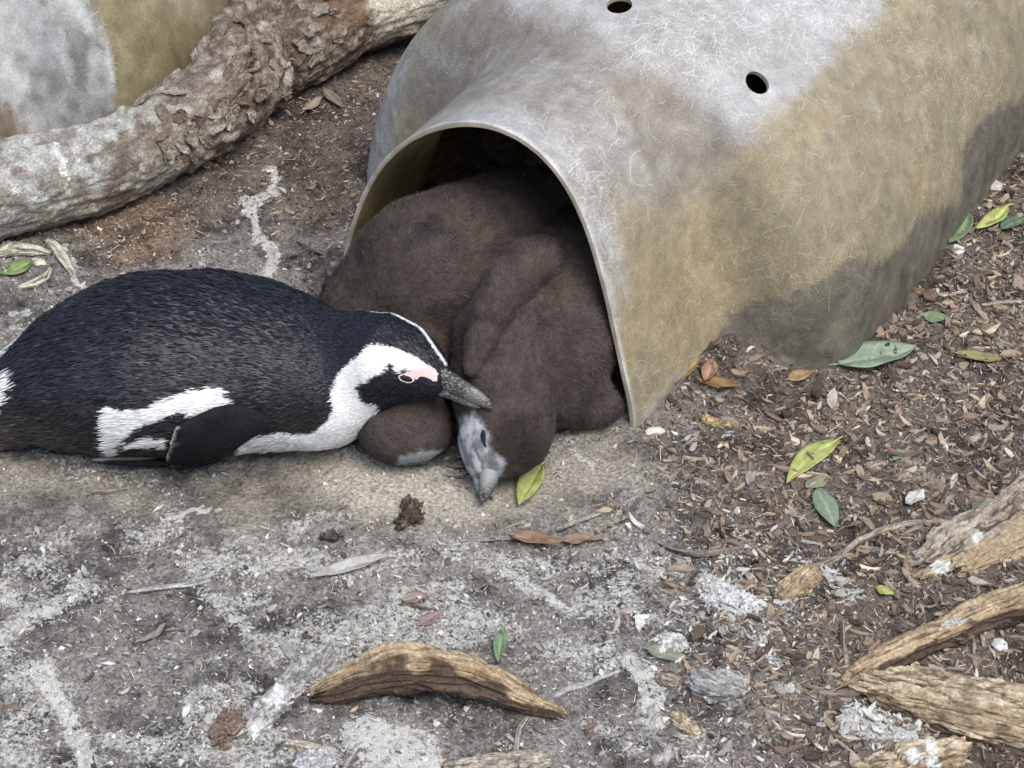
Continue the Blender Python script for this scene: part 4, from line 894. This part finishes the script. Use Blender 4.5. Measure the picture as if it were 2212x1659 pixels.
chunk('wood_block', (1860, 1690), (2080, 1640), 80, .5, 'small pale wood block with white droppings below the thick fibrous block', 'wood piece', PALEW, 29, 64, 3.5, 0, .3, .16, 0, [(1985, 1622, 30), (2010, 1640, 18)], .35)
chunk('wood_lump', (1686, 1298), (1762, 1244), 46, .7, 'smooth angular tan wood lump lying alone on the mulch', 'wood piece', ((.30, .225, .13), (.48, .39, .25), (.16, .11, .07)), 31, 30, 3.5, -.15, .14, .07, .1, (), .15, True, (.45, (.07, .05, .035), 1, .3))
chunk('bark_piece', (975, 1668), (1172, 1652), 46, .3, 'pale flat bark slab under the upright bent twig', 'wood piece', ((.30, .26, .20), (.46, .42, .35), (.12, .10, .08)), 37, 64, 4, 0, .25, .08, .2)
chunk('bark_chunk', (470, 1606), (512, 1556), 44, .8, 'reddish brown bark chunk beside the grey crusted root slab', 'wood piece', ((.19, .14, .11), (.30, .225, .175), (.08, .055, .045)), 41, 30, 3.2, 0, .45, .12, .1, (), .2, False)
chunk('bark_chunk', (1496, 1480), (1612, 1514), 56, .6, 'grey crumbling wood chunk among the dark mulch', 'wood piece', GREY, 43, 30, 3, 0, .45, .14)
chunk('bark_chunk', (1420, 1468), (1470, 1478), 26, .5, 'small grey wood chunk beside the crumbling grey chunk', 'wood piece', GREYT, 44, 18, 3, 0, .4, .14)
chunk('wood_splinter', (1452, 1546), (1506, 1590), 26, .5, 'short tan splinter beside a long streak of white droppings', 'wood piece', ((.38, .29, .19), (.58, .48, .35), (.2, .14, .09)), 47, 30, 4, 0, .3, .12)
chunk('wood_splinter', (600, 1602), (722, 1622), 16, .5, 'pale straw coloured splinter below the grey crusted root slab', 'wood piece', STRAW, 53, 30, 4, .4, .3, .12)
chunk('wood_splinter', (605, 1622), (690, 1628), 10, .5, 'thin straw coloured splinter under the longer pale one', 'wood piece', STRAW, 54, 18, 4, .4, .3, .12)
chunk('wood_splinter', (1512, 906), (1598, 922), 22, .5, 'frayed ochre splinter by the foot of the nest mouth', 'wood piece', ((.34, .24, .12), (.54, .42, .24), (.2, .13, .07)), 59, 30, 4, .3, .35, .2)
chunk('bark_chunk', (2008, 1384), (2092, 1394), 34, .8, 'dark bark chunk wedged under the long split branch', 'wood piece', DARKB, 61, 30, 3, 0, .4, .12)
chunk('dropping_crust', (1512, 1268), (1628, 1322), 54, .28, 'low crust caked in white droppings near the tan wood lump', 'droppings', ((.50, .52, .51), (.72, .73, .72), (.22, .21, .20)), 67, 64, 2.6, 0, .7, .2, 0, (), .4, False)
chunk('dropping_crust', (1410, 1400), (1480, 1388), 46, .25, 'grey white crust above the grey green flat leaf', 'droppings', ((.44, .45, .42), (.64, .65, .61), (.22, .21, .19)), 68, 30, 2.6, 0, .7, .2, 0, (), .4, False)
chunk('dried_clump', (866, 1136), (912, 1094), 40, .5, 'dark crumbly dried clump on the pale ground below the chicks', 'clump', ((.07, .055, .045), (.14, .115, .095), (.03, .025, .02)), 71, 30, 2.3, 0, .9, .4, 0, (), .4, False)
chunk('dried_clump', (694, 1164), (740, 1156), 24, .45, 'small dark dried clump on the pale ground below the adult', 'clump', ((.08, .065, .055), (.16, .135, .115), (.03, .025, .02)), 73, 30, 2.3, 0, .9, .4, 0, (), .4, False)
chunk('stone', (636, 1656), (738, 1640), 46, .45, 'large pale grey stone beside the straight grey twig', 'stone', ((.36, .36, .36), (.54, .54, .54), (.2, .2, .2)), 83, 30, 2.6, 0, .3, .06, 0, (), .35, False)
for i_, (a_, b_, w_, lab_) in enumerate([((1905, 1395), (1960, 1380), 26, 'dark brown bark flake leaning on the long split branch'), ((1935, 1040), (2010, 1028), 26, 'dark curled bark piece uphill of the long grey bent twig'), ((2080, 1075), (2160, 1088), 28, 'grey brown bark piece against the dark grey bark slab'), ((1640, 1030), (1600, 1060), 14, 'small pale wood flake near the pointed yellow green leaf'),
        ((1870, 1010), (1910, 1000), 14, 'dark wood flake beside the small oval green leaf'), ((1560, 1170), (1600, 1180), 16, 'brown bark flake above the sagging dark twig'), ((1960, 1335), (2010, 1340), 16, 'tan bark flake above the long split branch'), ((2150, 1560), (2240, 1640), 30, 'dark split bark piece under the thick fibrous block'), ((1700, 1400), (1712, 1460), 16, 'upright brown bark flake before the split branch end')]):
    chunk('bark_piece', a_, b_, w_, .4, lab_, 'bark piece', (DARKB, GREYT, ((.2, .15, .11), (.3, .24, .18), (.08, .06, .05)))[i_ % 3], 401+i_*5, 18, 3.2, .2, .4, .16)
# twigs
TW = [([(1722, 1228, 5), (1775, 1222, 7), (1812, 1205, 8), (1850, 1172, 8), (1905, 1145, 8), (1970, 1130, 7), (2040, 1126, 7), (2120, 1132, 6)], GREYT, 'long grey bent twig reaching the dark grey bark slab'),
      ([(1798, 1252, 3), (1812, 1230, 5), (1826, 1208, 3)], GREY, 'short pale twig under the long grey bent twig'),
      ([(990, 1168, 3), (1060, 1165, 5), (1140, 1158, 6), (1200, 1145, 6), (1250, 1125, 5), (1300, 1108, 3)], ((.20, .18, .16), (.32, .30, .27), (.09, .08, .07)), 'dark grey twig lying above the curled brown leaves'),
      ([(1415, 1168, 3), (1450, 1186, 6), (1510, 1198, 7), (1570, 1190, 7), (1640, 1178, 4)], ((.15, .125, .105), (.26, .22, .19), (.06, .05, .04)), 'sagging dark twig on the whitened mulch'),
      ([(1182, 1512, 4), (1225, 1488, 7), (1262, 1480, 6), (1300, 1462, 6), (1345, 1448, 3)], GREY, 'knobbly whitish twig at the end of the driftwood'),
      ([(1113, 1650, 6), (1116, 1612, 6), (1122, 1575, 6), (1140, 1546, 5)], GREYT, 'bent upright twig above the pale flat bark slab'),
      ([(742, 1660, 3), (765, 1622, 5), (795, 1570, 4)], GREY, 'straight grey twig beside white droppings below the driftwood'),
      ([(490, 1480, 4), (500, 1520, 5), (512, 1562, 5), (545, 1600, 5)], GREYT, 'thin forked twig touching the reddish bark chunk'),
      ([(1208, 1452, 3), (1238, 1420, 4), (1272, 1378, 3)], ((.2, .165, .13), (.3, .26, .21), (.08, .06, .05)), 'thin brown twig beside the green leaf by the driftwood'),
      ([(275, 1280, 3), (340, 1270, 5), (410, 1262, 6), (470, 1250, 3)], GREY, 'long pale twig half buried in white crust'),
      ([(196, 1062, 4), (235, 1062, 5), (282, 1054, 3)], ((.2, .175, .15), (.33, .3, .26), (.1, .08, .07)), 'small grey twig on the pale ground below the flipper'),
      ([(352, 1150, 2), (395, 1118, 4), (442, 1092, 3)], ((.45, .44, .41), (.6, .6, .57), (.3, .29, .27)), 'white crusted twig on the pale ground below the flipper'),
      ([(2030, 1092, 3), (2042, 1065, 4), (2052, 1035, 2)], DARKB, 'short dark upright twig among the mulch by the long grey twig'),
      ([(1795, 860, 2), (1815, 835, 4), (1860, 790, 3)], DARKB, 'thin dark twig below the small pale green leaf'),
      ([(820, 1312, 2), (880, 1306, 3), (960, 1322, 2)], DARKB, 'thin curved black twig beside the small brown leaves'),
      ([(640, 520, 2), (690, 545, 3), (735, 560, 2)], DARKB, 'thin dark twig on the soil behind the adult penguin'),
      ([(2010, 632, 3), (2040, 640, 5), (2090, 630, 3)], ((.4, .36, .28), (.52, .47, .38), (.2, .17, .13)), 'short straw coloured twig beside the nest shelter foot'),
      ([(2120, 660, 3), (2170, 652, 5), (2230, 650, 3)], GREYT, 'grey twig in the mulch uphill of the small leaf'),
      ([(1820, 1340, 4), (1822, 1390, 6), (1830, 1440, 4)], GREYT, 'short grey twig running to the end of the split branch'),
      ([(2085, 1225, 3), (2110, 1262, 5), (2118, 1290, 3)], ((.34, .28, .2), (.46, .4, .3), (.15, .12, .09)), 'tan peeled twig below the dark grey bark slab'),
      ([(1070, 975, 2), (1000, 1032, 3), (962, 1030, 2)], DARKB, 'thin dark stalk on the ground under the chick face'),
      ([(1140, 1000, 2), (1180, 975, 4), (1200, 962, 2)], ((.45, .42, .36), (.6, .56, .5), (.3, .27, .23)), 'pale twig on the ground beside the chick head')]
for i, (pts, pal, lab) in enumerate(TW): put(wood('twig', pts, lab, 'twig', pal, 1.0, 100+i*7, .1, None, 70, 14, .12, .06, 1.0))
# leaves
LM = Mat('leaf_surface', .48, .35); _lc = LM.attr('Col').outputs['Color']; LM.color(LM.mix(_lc, LM.gray(LM.rng(LM.noise(220, 4), .25, .75, .8, 1.2, False)), 1, 'MULTIPLY')); LM.bump(LM.noise(350, 3), .25, .0008)
_lt = LM.n('ShaderNodeBsdfTranslucent'); LM.L(_lc, _lt.inputs['Color']); _lm = LM.n('ShaderNodeMixShader'); _lm.inputs[0].default_value = .2; LM.L(LM.b.outputs[0], _lm.inputs[1]); LM.L(_lt.outputs[0], _lm.inputs[2]); LM.L(_lm.outputs[0], LM.t.nodes['Material Output'].inputs['Surface'])
GR, YG, GG, BRN, RED, OLV, TANL, GRY = (.19, .27, .15), (.36, .40, .13), (.22, .29, .20), (.22, .13, .065), (.25, .185, .16), (.25, .23, .10), (.36, .28, .16), (.30, .29, .26)
LV = [((1168, 1020), (1120, 1106), 52, (.40, .45, .15), .5, .55, 'yellow green curled leaf beside the chick beak'),
      ((1808, 796), (1978, 762), 62, GG, .25, .4, 'large grey green leaf at the corner of the nest shelter'),
      ((1812, 958), (1698, 1053), 46, YG, .1, .25, 'yellow green pointed leaf lying across the mulch'),
      ((1765, 1062), (1806, 1148), 50, GG, .1, .2, 'grey green leaf hanging below a yellow green leaf'),
      ((1962, 975), (1928, 1003), 26, GG, .1, .2, 'small oval green leaf alone on the mulch'),
      ((2062, 772), (2162, 786), 26, OLV, .3, .4, 'narrow olive leaf uphill of the large grey green leaf'),
      ((1994, 690), (2050, 694), 28, GR, .15, .2, 'small pale green leaf on mulch near the shelter side'),
      ((1088, 1368), (1076, 1442), 30, GR, .35, .5, 'narrow green leaf standing behind the curved driftwood'),
      ((2090, 468), (2048, 535), 36, GR, .3, .3, 'green leaf with long stalk leaning at the shelter foot'),
      ((2175, 458), (2106, 506), 32, YG, .5, .5, 'yellow green folded leaf beside the leaning green leaf'),
      ((2128, 398), (2096, 440), 40, OLV, .4, .3, 'olive crumpled leaf against the shelter side'),
      ((2160, 505), (2240, 470), 30, (.10, .17, .11), .2, .4, 'dark green narrow leaf beside the folded leaf'),
      ((2010, 548), (1996, 582), 28, GR, .2, .2, 'tiny pale green leaf tucked at the shelter foot'),
      ((2104, 1098), (2140, 1118), 44, GR, .2, .3, 'green leaf half hidden behind the long grey bent twig'),
      ((1892, 1276), (1930, 1292), 20, YG, .3, .4, 'tiny yellow green leaf above the long split branch'),
      ((70, 570), (0, 600), 34, (.20, .28, .10), .3, .2, 'green leaf beside cream crusted sticks under the log'),
      ((1515, 778), (1462, 838), 26, (.28, .20, .09), .35, .5, 'ochre curled leaf in the hollow by the nest mouth'),
      ((1540, 780), (1524, 828), 34, (.28, .155, .10), .4, .2, 'rusty brown leaf piece in the hollow by the nest mouth'),
      ((1592, 842), (1498, 828), 24, (.20, .12, .05), .4, .6, 'dark brown curled leaf in the hollow by the nest mouth'),
      ((1702, 828), (1760, 808), 24, (.30, .21, .10), .25, .3, 'tan dry leaf between nest hollow and large green leaf'),
      ((908, 1362), (958, 1325), 30, RED, .15, .3, 'reddish brown leaf above the curved driftwood'),
      ((925, 1294), (868, 1302), 22, RED, .15, .2, 'faded pinkish leaf uphill of the reddish brown leaf'),
      ((1100, 1166), (1212, 1184), 30, (.26, .17, .11), .5, .5, 'brown curled leaf under the dark grey twig'),
      ((1215, 1178), (1305, 1172), 22, (.24, .18, .13), .5, .5, 'thin curled brown leaf beside a larger one'),
      ((1785, 1038), (1738, 1062), 30, (.24, .24, .15), .2, .2, 'olive round leaf between two green leaves'),
      ((1395, 1410), (1490, 1430), 30, (.23, .25, .18), .2, .3, 'grey green flat leaf in the whitened mulch'),
      ((1955, 1438), (1818, 1474), 36, (.30, .28, .25), .25, .4, 'grey dry leaf against the end of the split branch'),
      ((840, 1215), (675, 1258), 26, (.42, .42, .40), .4, .5, 'long grey curved leaf on the white crust'),
      ((1030, 1010), (960, 1012), 12, (.2, .2, .17), .2, .3, 'small dark leaf sliver under the chick chin'),
      ((2070, 300), (2100, 330), 20, TANL, .2, .3, 'tan dry leaf far up beside the shelter side'),
      ((640, 1440), (600, 1390), 24, GRY, .2, .2, 'pale grey dry leaf uphill of the crusted root'),
      ((300, 1392), (360, 1352), 18, (.3, .27, .23), .3, .3, 'grey brown dry leaf on the speckled ground'),
      ((1880, 700), (1910, 740), 20, (.33, .25, .16), .3, .3, 'tan dry leaf by the shelter corner above the large leaf'),
      ((700, 200), (740, 240), 26, (.26, .22, .18), .4, .3, 'grey dry leaf on dark soil under the log fork'),
      ((655, 250), (700, 215), 22, (.35, .30, .22), .4, .4, 'straw coloured dry leaf on dark soil under the log fork')]
lr = np.random.default_rng(77)
for (a, b, w, col, curl, fold, lab) in LV:
    A, B = PG(*a), PG(*b); Ld = np.linalg.norm(B-A); dv = unit((B-A)[:2]); wd = w*px2m(*a)*1.12/math.hypot(dv[1], dv[0]*.64); nu, nw = 22, 9
    u = np.linspace(0, 1, nu); S = np.linspace(-1, 1, nw); prof = np.sin(np.pi*np.clip(u, 0, 1)**.85)**.8*(1-.25*u); prof[0] = .02; prof[-1] = .01
    ex = unit(B-A); ez = np.array([0, 0, 1.]); ey = unit(np.cross(ez, ex)); ez = np.cross(ex, ey)
    U, SS = np.meshgrid(u, S, indexing='ij'); wav = (noise2(np.stack([U*4, SS*2], -1)+lr.random()*50, 3)-.5)
    bend = lr.normal(0, .04)
    x = U*Ld; y = SS*wd/2*prof[:, None]*math.cos(fold*.7)+bend*Ld*np.sin(np.pi*U); z = np.abs(SS)*wd/2*prof[:, None]*math.sin(fold)+curl*Ld*.16*(2*U-1)**2+wav*.005+.004
    gzz = gsurf((A[0]+x*ex[0]).ravel()+(y*ey[0]).ravel(), (A[1]+x*ex[1]).ravel()+(y*ey[1]).ravel()).reshape(U.shape)
    wp = A[None, None]+x[..., None]*ex+y[..., None]*ey+z[..., None]*ez; wp[..., 2] = np.maximum(wp[..., 2], gzz+.0025)
    top = wp.reshape(-1, 3); bot = top-np.array([0, 0, .0006]); n = len(top); i = np.arange(n).reshape(nu, nw)
    f = np.stack([i[:-1, :-1], i[1:, :-1], i[1:, 1:], i[:-1, 1:]], -1).reshape(-1, 4); bd = np.concatenate([i[:, 0], i[-1, 1:], i[::-1, -1][1:], i[0, ::-1][1:-1]]); bn = np.roll(bd, -1)
    Fl = np.concatenate([f, f[:, ::-1]+n, np.stack([bn, bd, bd+n, bn+n], -1)])
    vein = np.abs(np.sin((U*9+np.abs(SS)*1.6)*np.pi))**8*.25; c0 = np.array(col)*lr.uniform(.9, 1.1)
    cc = c0*(1+(fbm(wp, 120, 3, 9)[..., None]-.5)*.6); cc = cc*(1+vein[..., None]*.5); cc = mix(cc, np.clip(c0*1.5+.04, 0, 1), sstep(.22, .08, np.abs(SS))*.8)
    blot = sstep(.62, .72, fbm(wp, 60, 3, int(lr.integers(99)))); cc = mix(cc, c0*np.array([.7, .55, .4]), blot*.5)
    cc = np.concatenate([cc.reshape(-1, 3)]*2); V = np.concatenate([top, bot]); org = A.copy()
    lo_ = obj('leaf', make_mesh('leaf', V-org, F4=Fl, attrs={'Col': ('FLOAT_COLOR', np.clip(cc, .01, .8))}), LM.m, None, lab, 'leaf'); lo_.location = org
    st = wp[1, nw//2]; sa = [[*(st+ex*.004), .0009], [*(st-ex*Ld*.07+np.array([0, 0, .001])), .0008], [*(st-ex*Ld*.15+ey*Ld*.03), .0006]]
    V2, F2, F32, _ = sweep(np.array(sa), 8, 6, 1, None, 0); obj('stalk', make_mesh('stalk', V2-org, F32, F2, attrs={'Col': ('FLOAT_COLOR', np.tile(np.clip(c0*1.35+.02, 0, 1), (len(V2), 1)))}), LM.m, lo_)
# pale stones and shells
def stone(px, rx, ry, col, lab, seed, name='stone', cat='stone'):
    m = px2m(*px); nu, nv_ = 22, 16; th = np.linspace(0, 2*math.pi, nu, endpoint=False); ph = np.linspace(-math.pi/2+.01, math.pi/2-.01, nv_); T, Ph = np.meshgrid(th, ph, indexing='ij')
    d = np.stack([np.cos(T)*np.cos(Ph), np.sin(T)*np.cos(Ph), np.sin(Ph)], -1); r = 1+(fbm(d*1.4+seed, 1, 3, seed)-.5)*.9
    V = (d*r[..., None]*np.array([rx*m, ry*m*1.3, min(rx, ry)*m*.55])).reshape(-1, 3); i = np.arange(nu*nv_).reshape(nu, nv_); j = np.roll(i, -1, 0)
    F = np.stack([i[:, :-1], j[:, :-1], j[:, 1:], i[:, 1:]], -1).reshape(-1, 4); c = np.array(col)*(1+(fbm(V, 200, 3, seed)[:, None]-.5)*.5)
    q = PG(*px); o = obj(name, make_mesh(name, V, F4=F, attrs={'Col': ('FLOAT_COLOR', np.clip(c, .02, .85))}), WM.m, None, lab, cat); o.location = (q[0], q[1], q[2]+min(rx, ry)*m*.25); o.rotation_euler = (0, 0, seed*1.3)
for i, (px, rx, ry, col, lab) in enumerate([((2150, 405), 20, 14, (.52, .50, .46), 'pale round stone beside the olive crumpled leaf'), ((2070, 542), 18, 10, (.62, .62, .60), 'white shell fragment under the leaning green leaf'), ((2182, 322), 20, 12, (.42, .42, .42), 'grey oval stone at the far foot of the shelter'),
        ((2196, 912), 20, 12, (.36, .33, .31), 'grey brown pebble in the mulch uphill of the bark slab'), ((1985, 632), 14, 10, (.20, .13, .10), 'red brown pebble below the straw coloured twig'),
        ((2008, 640), 18, 14, (.17, .11, .085), 'dark red brown pebble below the straw coloured twig'), ((2160, 1395), 18, 12, (.6, .6, .58), 'white pebble between the split branch and the thick block'), ((1420, 1560+80), 14, 9, (.4, .38, .34), 'small grey pebble at the foot of the dropping streak'),
        ((1705, 1490), 14, 14, (.45, .46, .43), 'round pale pebble below the grey dry leaf'), ((520, 1232), 10, 8, (.5, .46, .42), 'tiny pale pebble on white crusted ground'), ((1140, 1135), 7, 5, (.5, .48, .44), 'tiny beige pebble below the yellow green curled leaf'), ((85, 568), 20, 9, (.60, .58, .46), 'cream crusted pebble under the log by the green leaf'),
        ((155, 645), 12, 7, (.55, .53, .5), 'whitish pebble beside the adult penguin back'), ((945, 850+0*1), 1, 1, (.1, .1, .1), '')]):
    if lab: stone(px, rx, ry, col, lab, 3+i)
for i, (pts, lab) in enumerate([([(-20, 552, 8), (30, 538, 14), (80, 540, 12), (105, 548, 5)], 'cream crusted stick on the soil under the log'), ([(100, 520, 5), (118, 530, 10), (138, 556, 10), (160, 592, 5)], 'thin cream crusted stick pointing down from the log'), ([(40, 622, 4), (75, 612, 10), (100, 598, 8), (108, 580, 3)], 'curved cream bark strip beside the green leaf')]):
    put(wood('crusted_stick', pts, lab, 'stick', ((.46, .45, .34), (.64, .63, .52), (.2, .19, .13)), .7, 301+i*3, .2, None, 60, 26, .3, .1, .8))

# ------------------------------------------------------------------ mulch: loose chips, crumbs, fibres
mr = np.random.default_rng(99)
def blocked(xy):
    """inside a nest wall, animal or log footprint"""
    d = np.concatenate([xy, np.full((len(xy), 1), .012)], 1)
    loc = np.stack([(d-OM)@LD, (d-OM)@AD, d[:, 2]], -1); b = nest_sdf(loc) < .004; b &= ~((loc[:, 1] < .0))
    a2w = np.stack([(d-OM2)@l2, (d-OM2)@a2, d[:, 2]], -1); b |= nest_sdf(a2w) < .004
    b |= adult_sdf(d) < .004; b |= chickA(d) < .003; b |= chickB(d) < .003
    for p_ in (lp, lp2):
        pts, _ = resample(p_, 40); b |= (np.linalg.norm(xy[:, None]-pts[None, :, :2], axis=2)-pts[None, :, 3]*.55).min(1) < 0
    return b
def density(xy):
    px = proj(np.concatenate([xy, np.zeros((len(xy), 1))], 1)); w = fbm(xy, 9, 3, 701)-.5
    right = sstep(1180, 1560, px[:, 0]-.22*(px[:, 1]-1000)+w*260); upl = sstep(640, 420, px[:, 1]+w*120)*sstep(1200, 1050, px[:, 0])
    low = sstep(1150, 1330, px[:, 1]+w*120); pale = sstep(30, -40, sdpoly(px, PALE)+w*60)
    return np.clip(.10+right*.9+upl*.42+low*.30, 0, 1)*(1-.93*pale), right, upl, low, pale
def scatter(n, dfn):
    out = []; tot = 0
    while tot < n:
        xy = np.stack([mr.uniform(-.84, .84, n), mr.uniform(1.43, 3.1, n)], -1); k = mr.random(n) < dfn(xy); xy = xy[k]; xy = xy[~blocked(xy)] if len(xy) else xy; out.append(xy); tot += len(xy)
    return np.concatenate(out)[:n]
def frames(n, tilt):
    z = unit(np.stack([mr.normal(0, tilt, n), mr.normal(0, tilt, n), np.ones(n)], -1)); a = mr.uniform(0, 2*math.pi, n); x = np.stack([np.cos(a), np.sin(a), np.zeros(n)], -1); x = unit(x-(x*z).sum(1, keepdims=True)*z); return x, np.cross(z, x), z
CHIPPAL = np.array([[.28, .22, .155], [.21, .165, .125], [.13, .098, .077], [.40, .335, .245], [.075, .058, .048], [.26, .225, .19], [.34, .315, .275], [.17, .12, .09]])
def chip_cols(xy, n, right, upl):
    w = np.array([.17, .19, .17, .09, .13, .12, .06, .07]); c = CHIPPAL[mr.choice(8, n, p=w)]*mr.lognormal(0, .22, n)[:, None]
    _, g, _, _ = ground_fields(xy); wh = mr.random(n) < np.clip(g*.8, 0, .8)+.02; c = np.where(wh[:, None], np.array([.54, .54, .50])*mr.uniform(.5, 1.1, (n, 1)), c)
    gy_ = (mr.random(n) < .55*(1-right)*(1-upl*.7)); c = np.where((gy_ & ~wh)[:, None], c.mean(1, keepdims=True)*np.array([1.08, 1.0, .93])*1.05, c); return np.clip(c, .02, .75)
OUT = np.array([[-1, 0], [-.55, .75], [.1, 1], [.7, .6], [1, -.1], [.45, -.8], [-.3, -.95], [-.75, -.5]])
def chips(xy, L, asp, th, cols, tilt):
    n = len(xy); x, y, z = frames(n, tilt); o = OUT[None]*(1+mr.uniform(-.28, .28, (n, 8, 1))); W_ = L*asp
    bend = mr.normal(0, .28, n); b = np.zeros((n, 8)); 
    pz = gsurf(xy[:, 0], xy[:, 1])+th*.4+mr.uniform(0, 1, n)*.0016
    c = np.concatenate([xy, pz[:, None]], 1)
    u = o[..., 0]*L[:, None]/2; v = o[..., 1]*W_[:, None]/2; h = bend[:, None]*u*u/(L[:, None]+1e-9)*1.6+mr.normal(0, .10, (n, 8))*W_[:, None]
    base = c[:, None]+u[..., None]*x[:, None]+v[..., None]*y[:, None]+h[..., None]*z[:, None]
    V = np.concatenate([base+z[:, None]*th[:, None, None]/2*.8, base-z[:, None]*th[:, None, None]/2, (c+z*(th*.75)[:, None])[:, None]], 1)   # 17 verts
    i = np.arange(8); j = (i+1) % 8; F3 = np.stack([i, j, np.full(8, 16)], -1)[:, [1, 0, 2]]; F4 = np.stack([i, j, j+8, i+8], -1); bb = (np.arange(n)*17)[:, None, None]
    cc = np.repeat(cols, 17, 0)*mr.uniform(.8, 1.2, (n*17, 1))
    return V, bb, F3, F4, cc
CM = vc_mat('chip_bark', .9, .15, 420, .4, .5, 500, .001)
d0 = lambda xy: density(xy)[0]
N1 = 21000
xy = scatter(N1, d0); _, rg, ul, lw, pl_ = density(xy); L = mr.lognormal(math.log(.0078), .5, N1).clip(.003, .030)*(.65+.45*rg); asp = mr.uniform(.12, .46, N1); th = np.clip(L*.14, .0006, .0028)
cols = chip_cols(xy, N1, rg, ul)
ordr = np.argsort(-(L*np.sqrt(asp))/(xy[:, 1]+.3)); pxs = proj(np.concatenate([xy, np.zeros((N1, 1))], 1)); inv = (pxs[:, 0] > 20) & (pxs[:, 0] < 2190) & (pxs[:, 1] > 20) & (pxs[:, 1] < 1640)
bigi = [i for i in ordr if inv[i]][:240]; sm = np.ones(N1, bool); sm[bigi] = False
V, bb, F3, F4, cc = chips(xy[sm], L[sm], asp[sm], th[sm], cols[sm], .22)
obj('bark_mulch', make_mesh('bark_mulch', V.reshape(-1, 3), (bb+F3[None]).reshape(-1, 3), (bb+F4[None]).reshape(-1, 4), smooth=False, attrs={'Col': ('FLOAT_COLOR', cc)}), CM.m, None, 'fine bark mulch strewn over the soil', 'mulch', kind='stuff')
V, bb, F3, F4, cc = chips(xy[bigi], L[bigi], asp[bigi], th[bigi], cols[bigi], .15)
for i in range(len(bigi)):
    org = V[i, 16]; o = obj('bark_chip', make_mesh('bark_chip', V[i]-org, F3, F4, smooth=False, attrs={'Col': ('FLOAT_COLOR', cc[i*17:(i+1)*17])}), CM.m, None, 'larger loose bark chip lying in the mulch', 'bark chip', 'loose bark chips in the mulch'); o.location = org
# crumbs
N2 = 52000
xy = scatter(N2, lambda q: np.clip(.35+.65*sstep(.35, .7, fbm(q, 30, 3, 711)), 0, 1)*(1-.8*density(q)[4])); gcol, gg_, _, _ = ground_fields(xy)
R = mr.lognormal(math.log(.0013), .45, N2).clip(.0005, .005); x, y, z = frames(N2, .8); oc = np.array([[1, 0, 0], [-1, 0, 0], [0, 1, 0], [0, -1, 0], [0, 0, 1], [0, 0, -1.]])*mr.uniform(.5, 1.3, (N2, 6, 1))+mr.normal(0, .18, (N2, 6, 3))
V = np.concatenate([xy, (gsurf(xy[:, 0], xy[:, 1])+R*.3)[:, None]], 1)[:, None]+R[:, None, None]*(oc[..., :1]*x[:, None]*1.4+oc[..., 1:2]*y[:, None]+oc[..., 2:]*z[:, None]*.7)
OF = np.array([[0, 2, 4], [2, 1, 4], [1, 3, 4], [3, 0, 4], [2, 0, 5], [1, 2, 5], [3, 1, 5], [0, 3, 5]])
gcol = gcol*mr.lognormal(.1, .5, N2)[:, None]; wh = mr.random(N2) < np.clip(gg_*.9, 0, .85)+.03; gcol = np.where(wh[:, None], np.array([.56, .56, .52])*mr.uniform(.45, 1.1, (N2, 1)), gcol)
obj('soil_crumbs', make_mesh('soil_crumbs', V.reshape(-1, 3), ((np.arange(N2)*6)[:, None, None]+OF[None]).reshape(-1, 3), smooth=False, attrs={'Col': ('FLOAT_COLOR', np.clip(np.repeat(gcol, 6, 0), .015, .75))}), CM.m, None, 'loose soil crumbs and flecks of dried droppings', 'soil', kind='stuff')
# fibres and straw
N3 = 15000
xy = scatter(N3, lambda q: np.clip(.3+density(q)[0]*.7, 0, 1)); root = np.concatenate([xy, (gsurf(xy[:, 0], xy[:, 1])+.0012)[:, None]], 1)
fc_ = np.where((mr.random(N3) < .55)[:, None], np.array([.44, .40, .32]), np.array([.20, .16, .12]))*mr.lognormal(0, .3, N3)[:, None]; dd = mr.normal(size=(N3, 3)); dd[:, 2] = 0
S_ = strips(root, np.tile([0, 0, 1.], (N3, 1)), dd, mr.lognormal(math.log(.007), .45, N3).clip(.002, .03), .00065, mr.normal(.12, .12, N3), mr.normal(.2, .5, N3), np.clip(fc_, .03, .7), 0, mr, 4)
obj('straw_litter', make_mesh('straw_litter', S_[0], S_[1], S_[2], attrs={'Col': ('FLOAT_COLOR', S_[3])}), CM.m, None, 'thin straw and fibre litter on the soil', 'litter', kind='stuff')
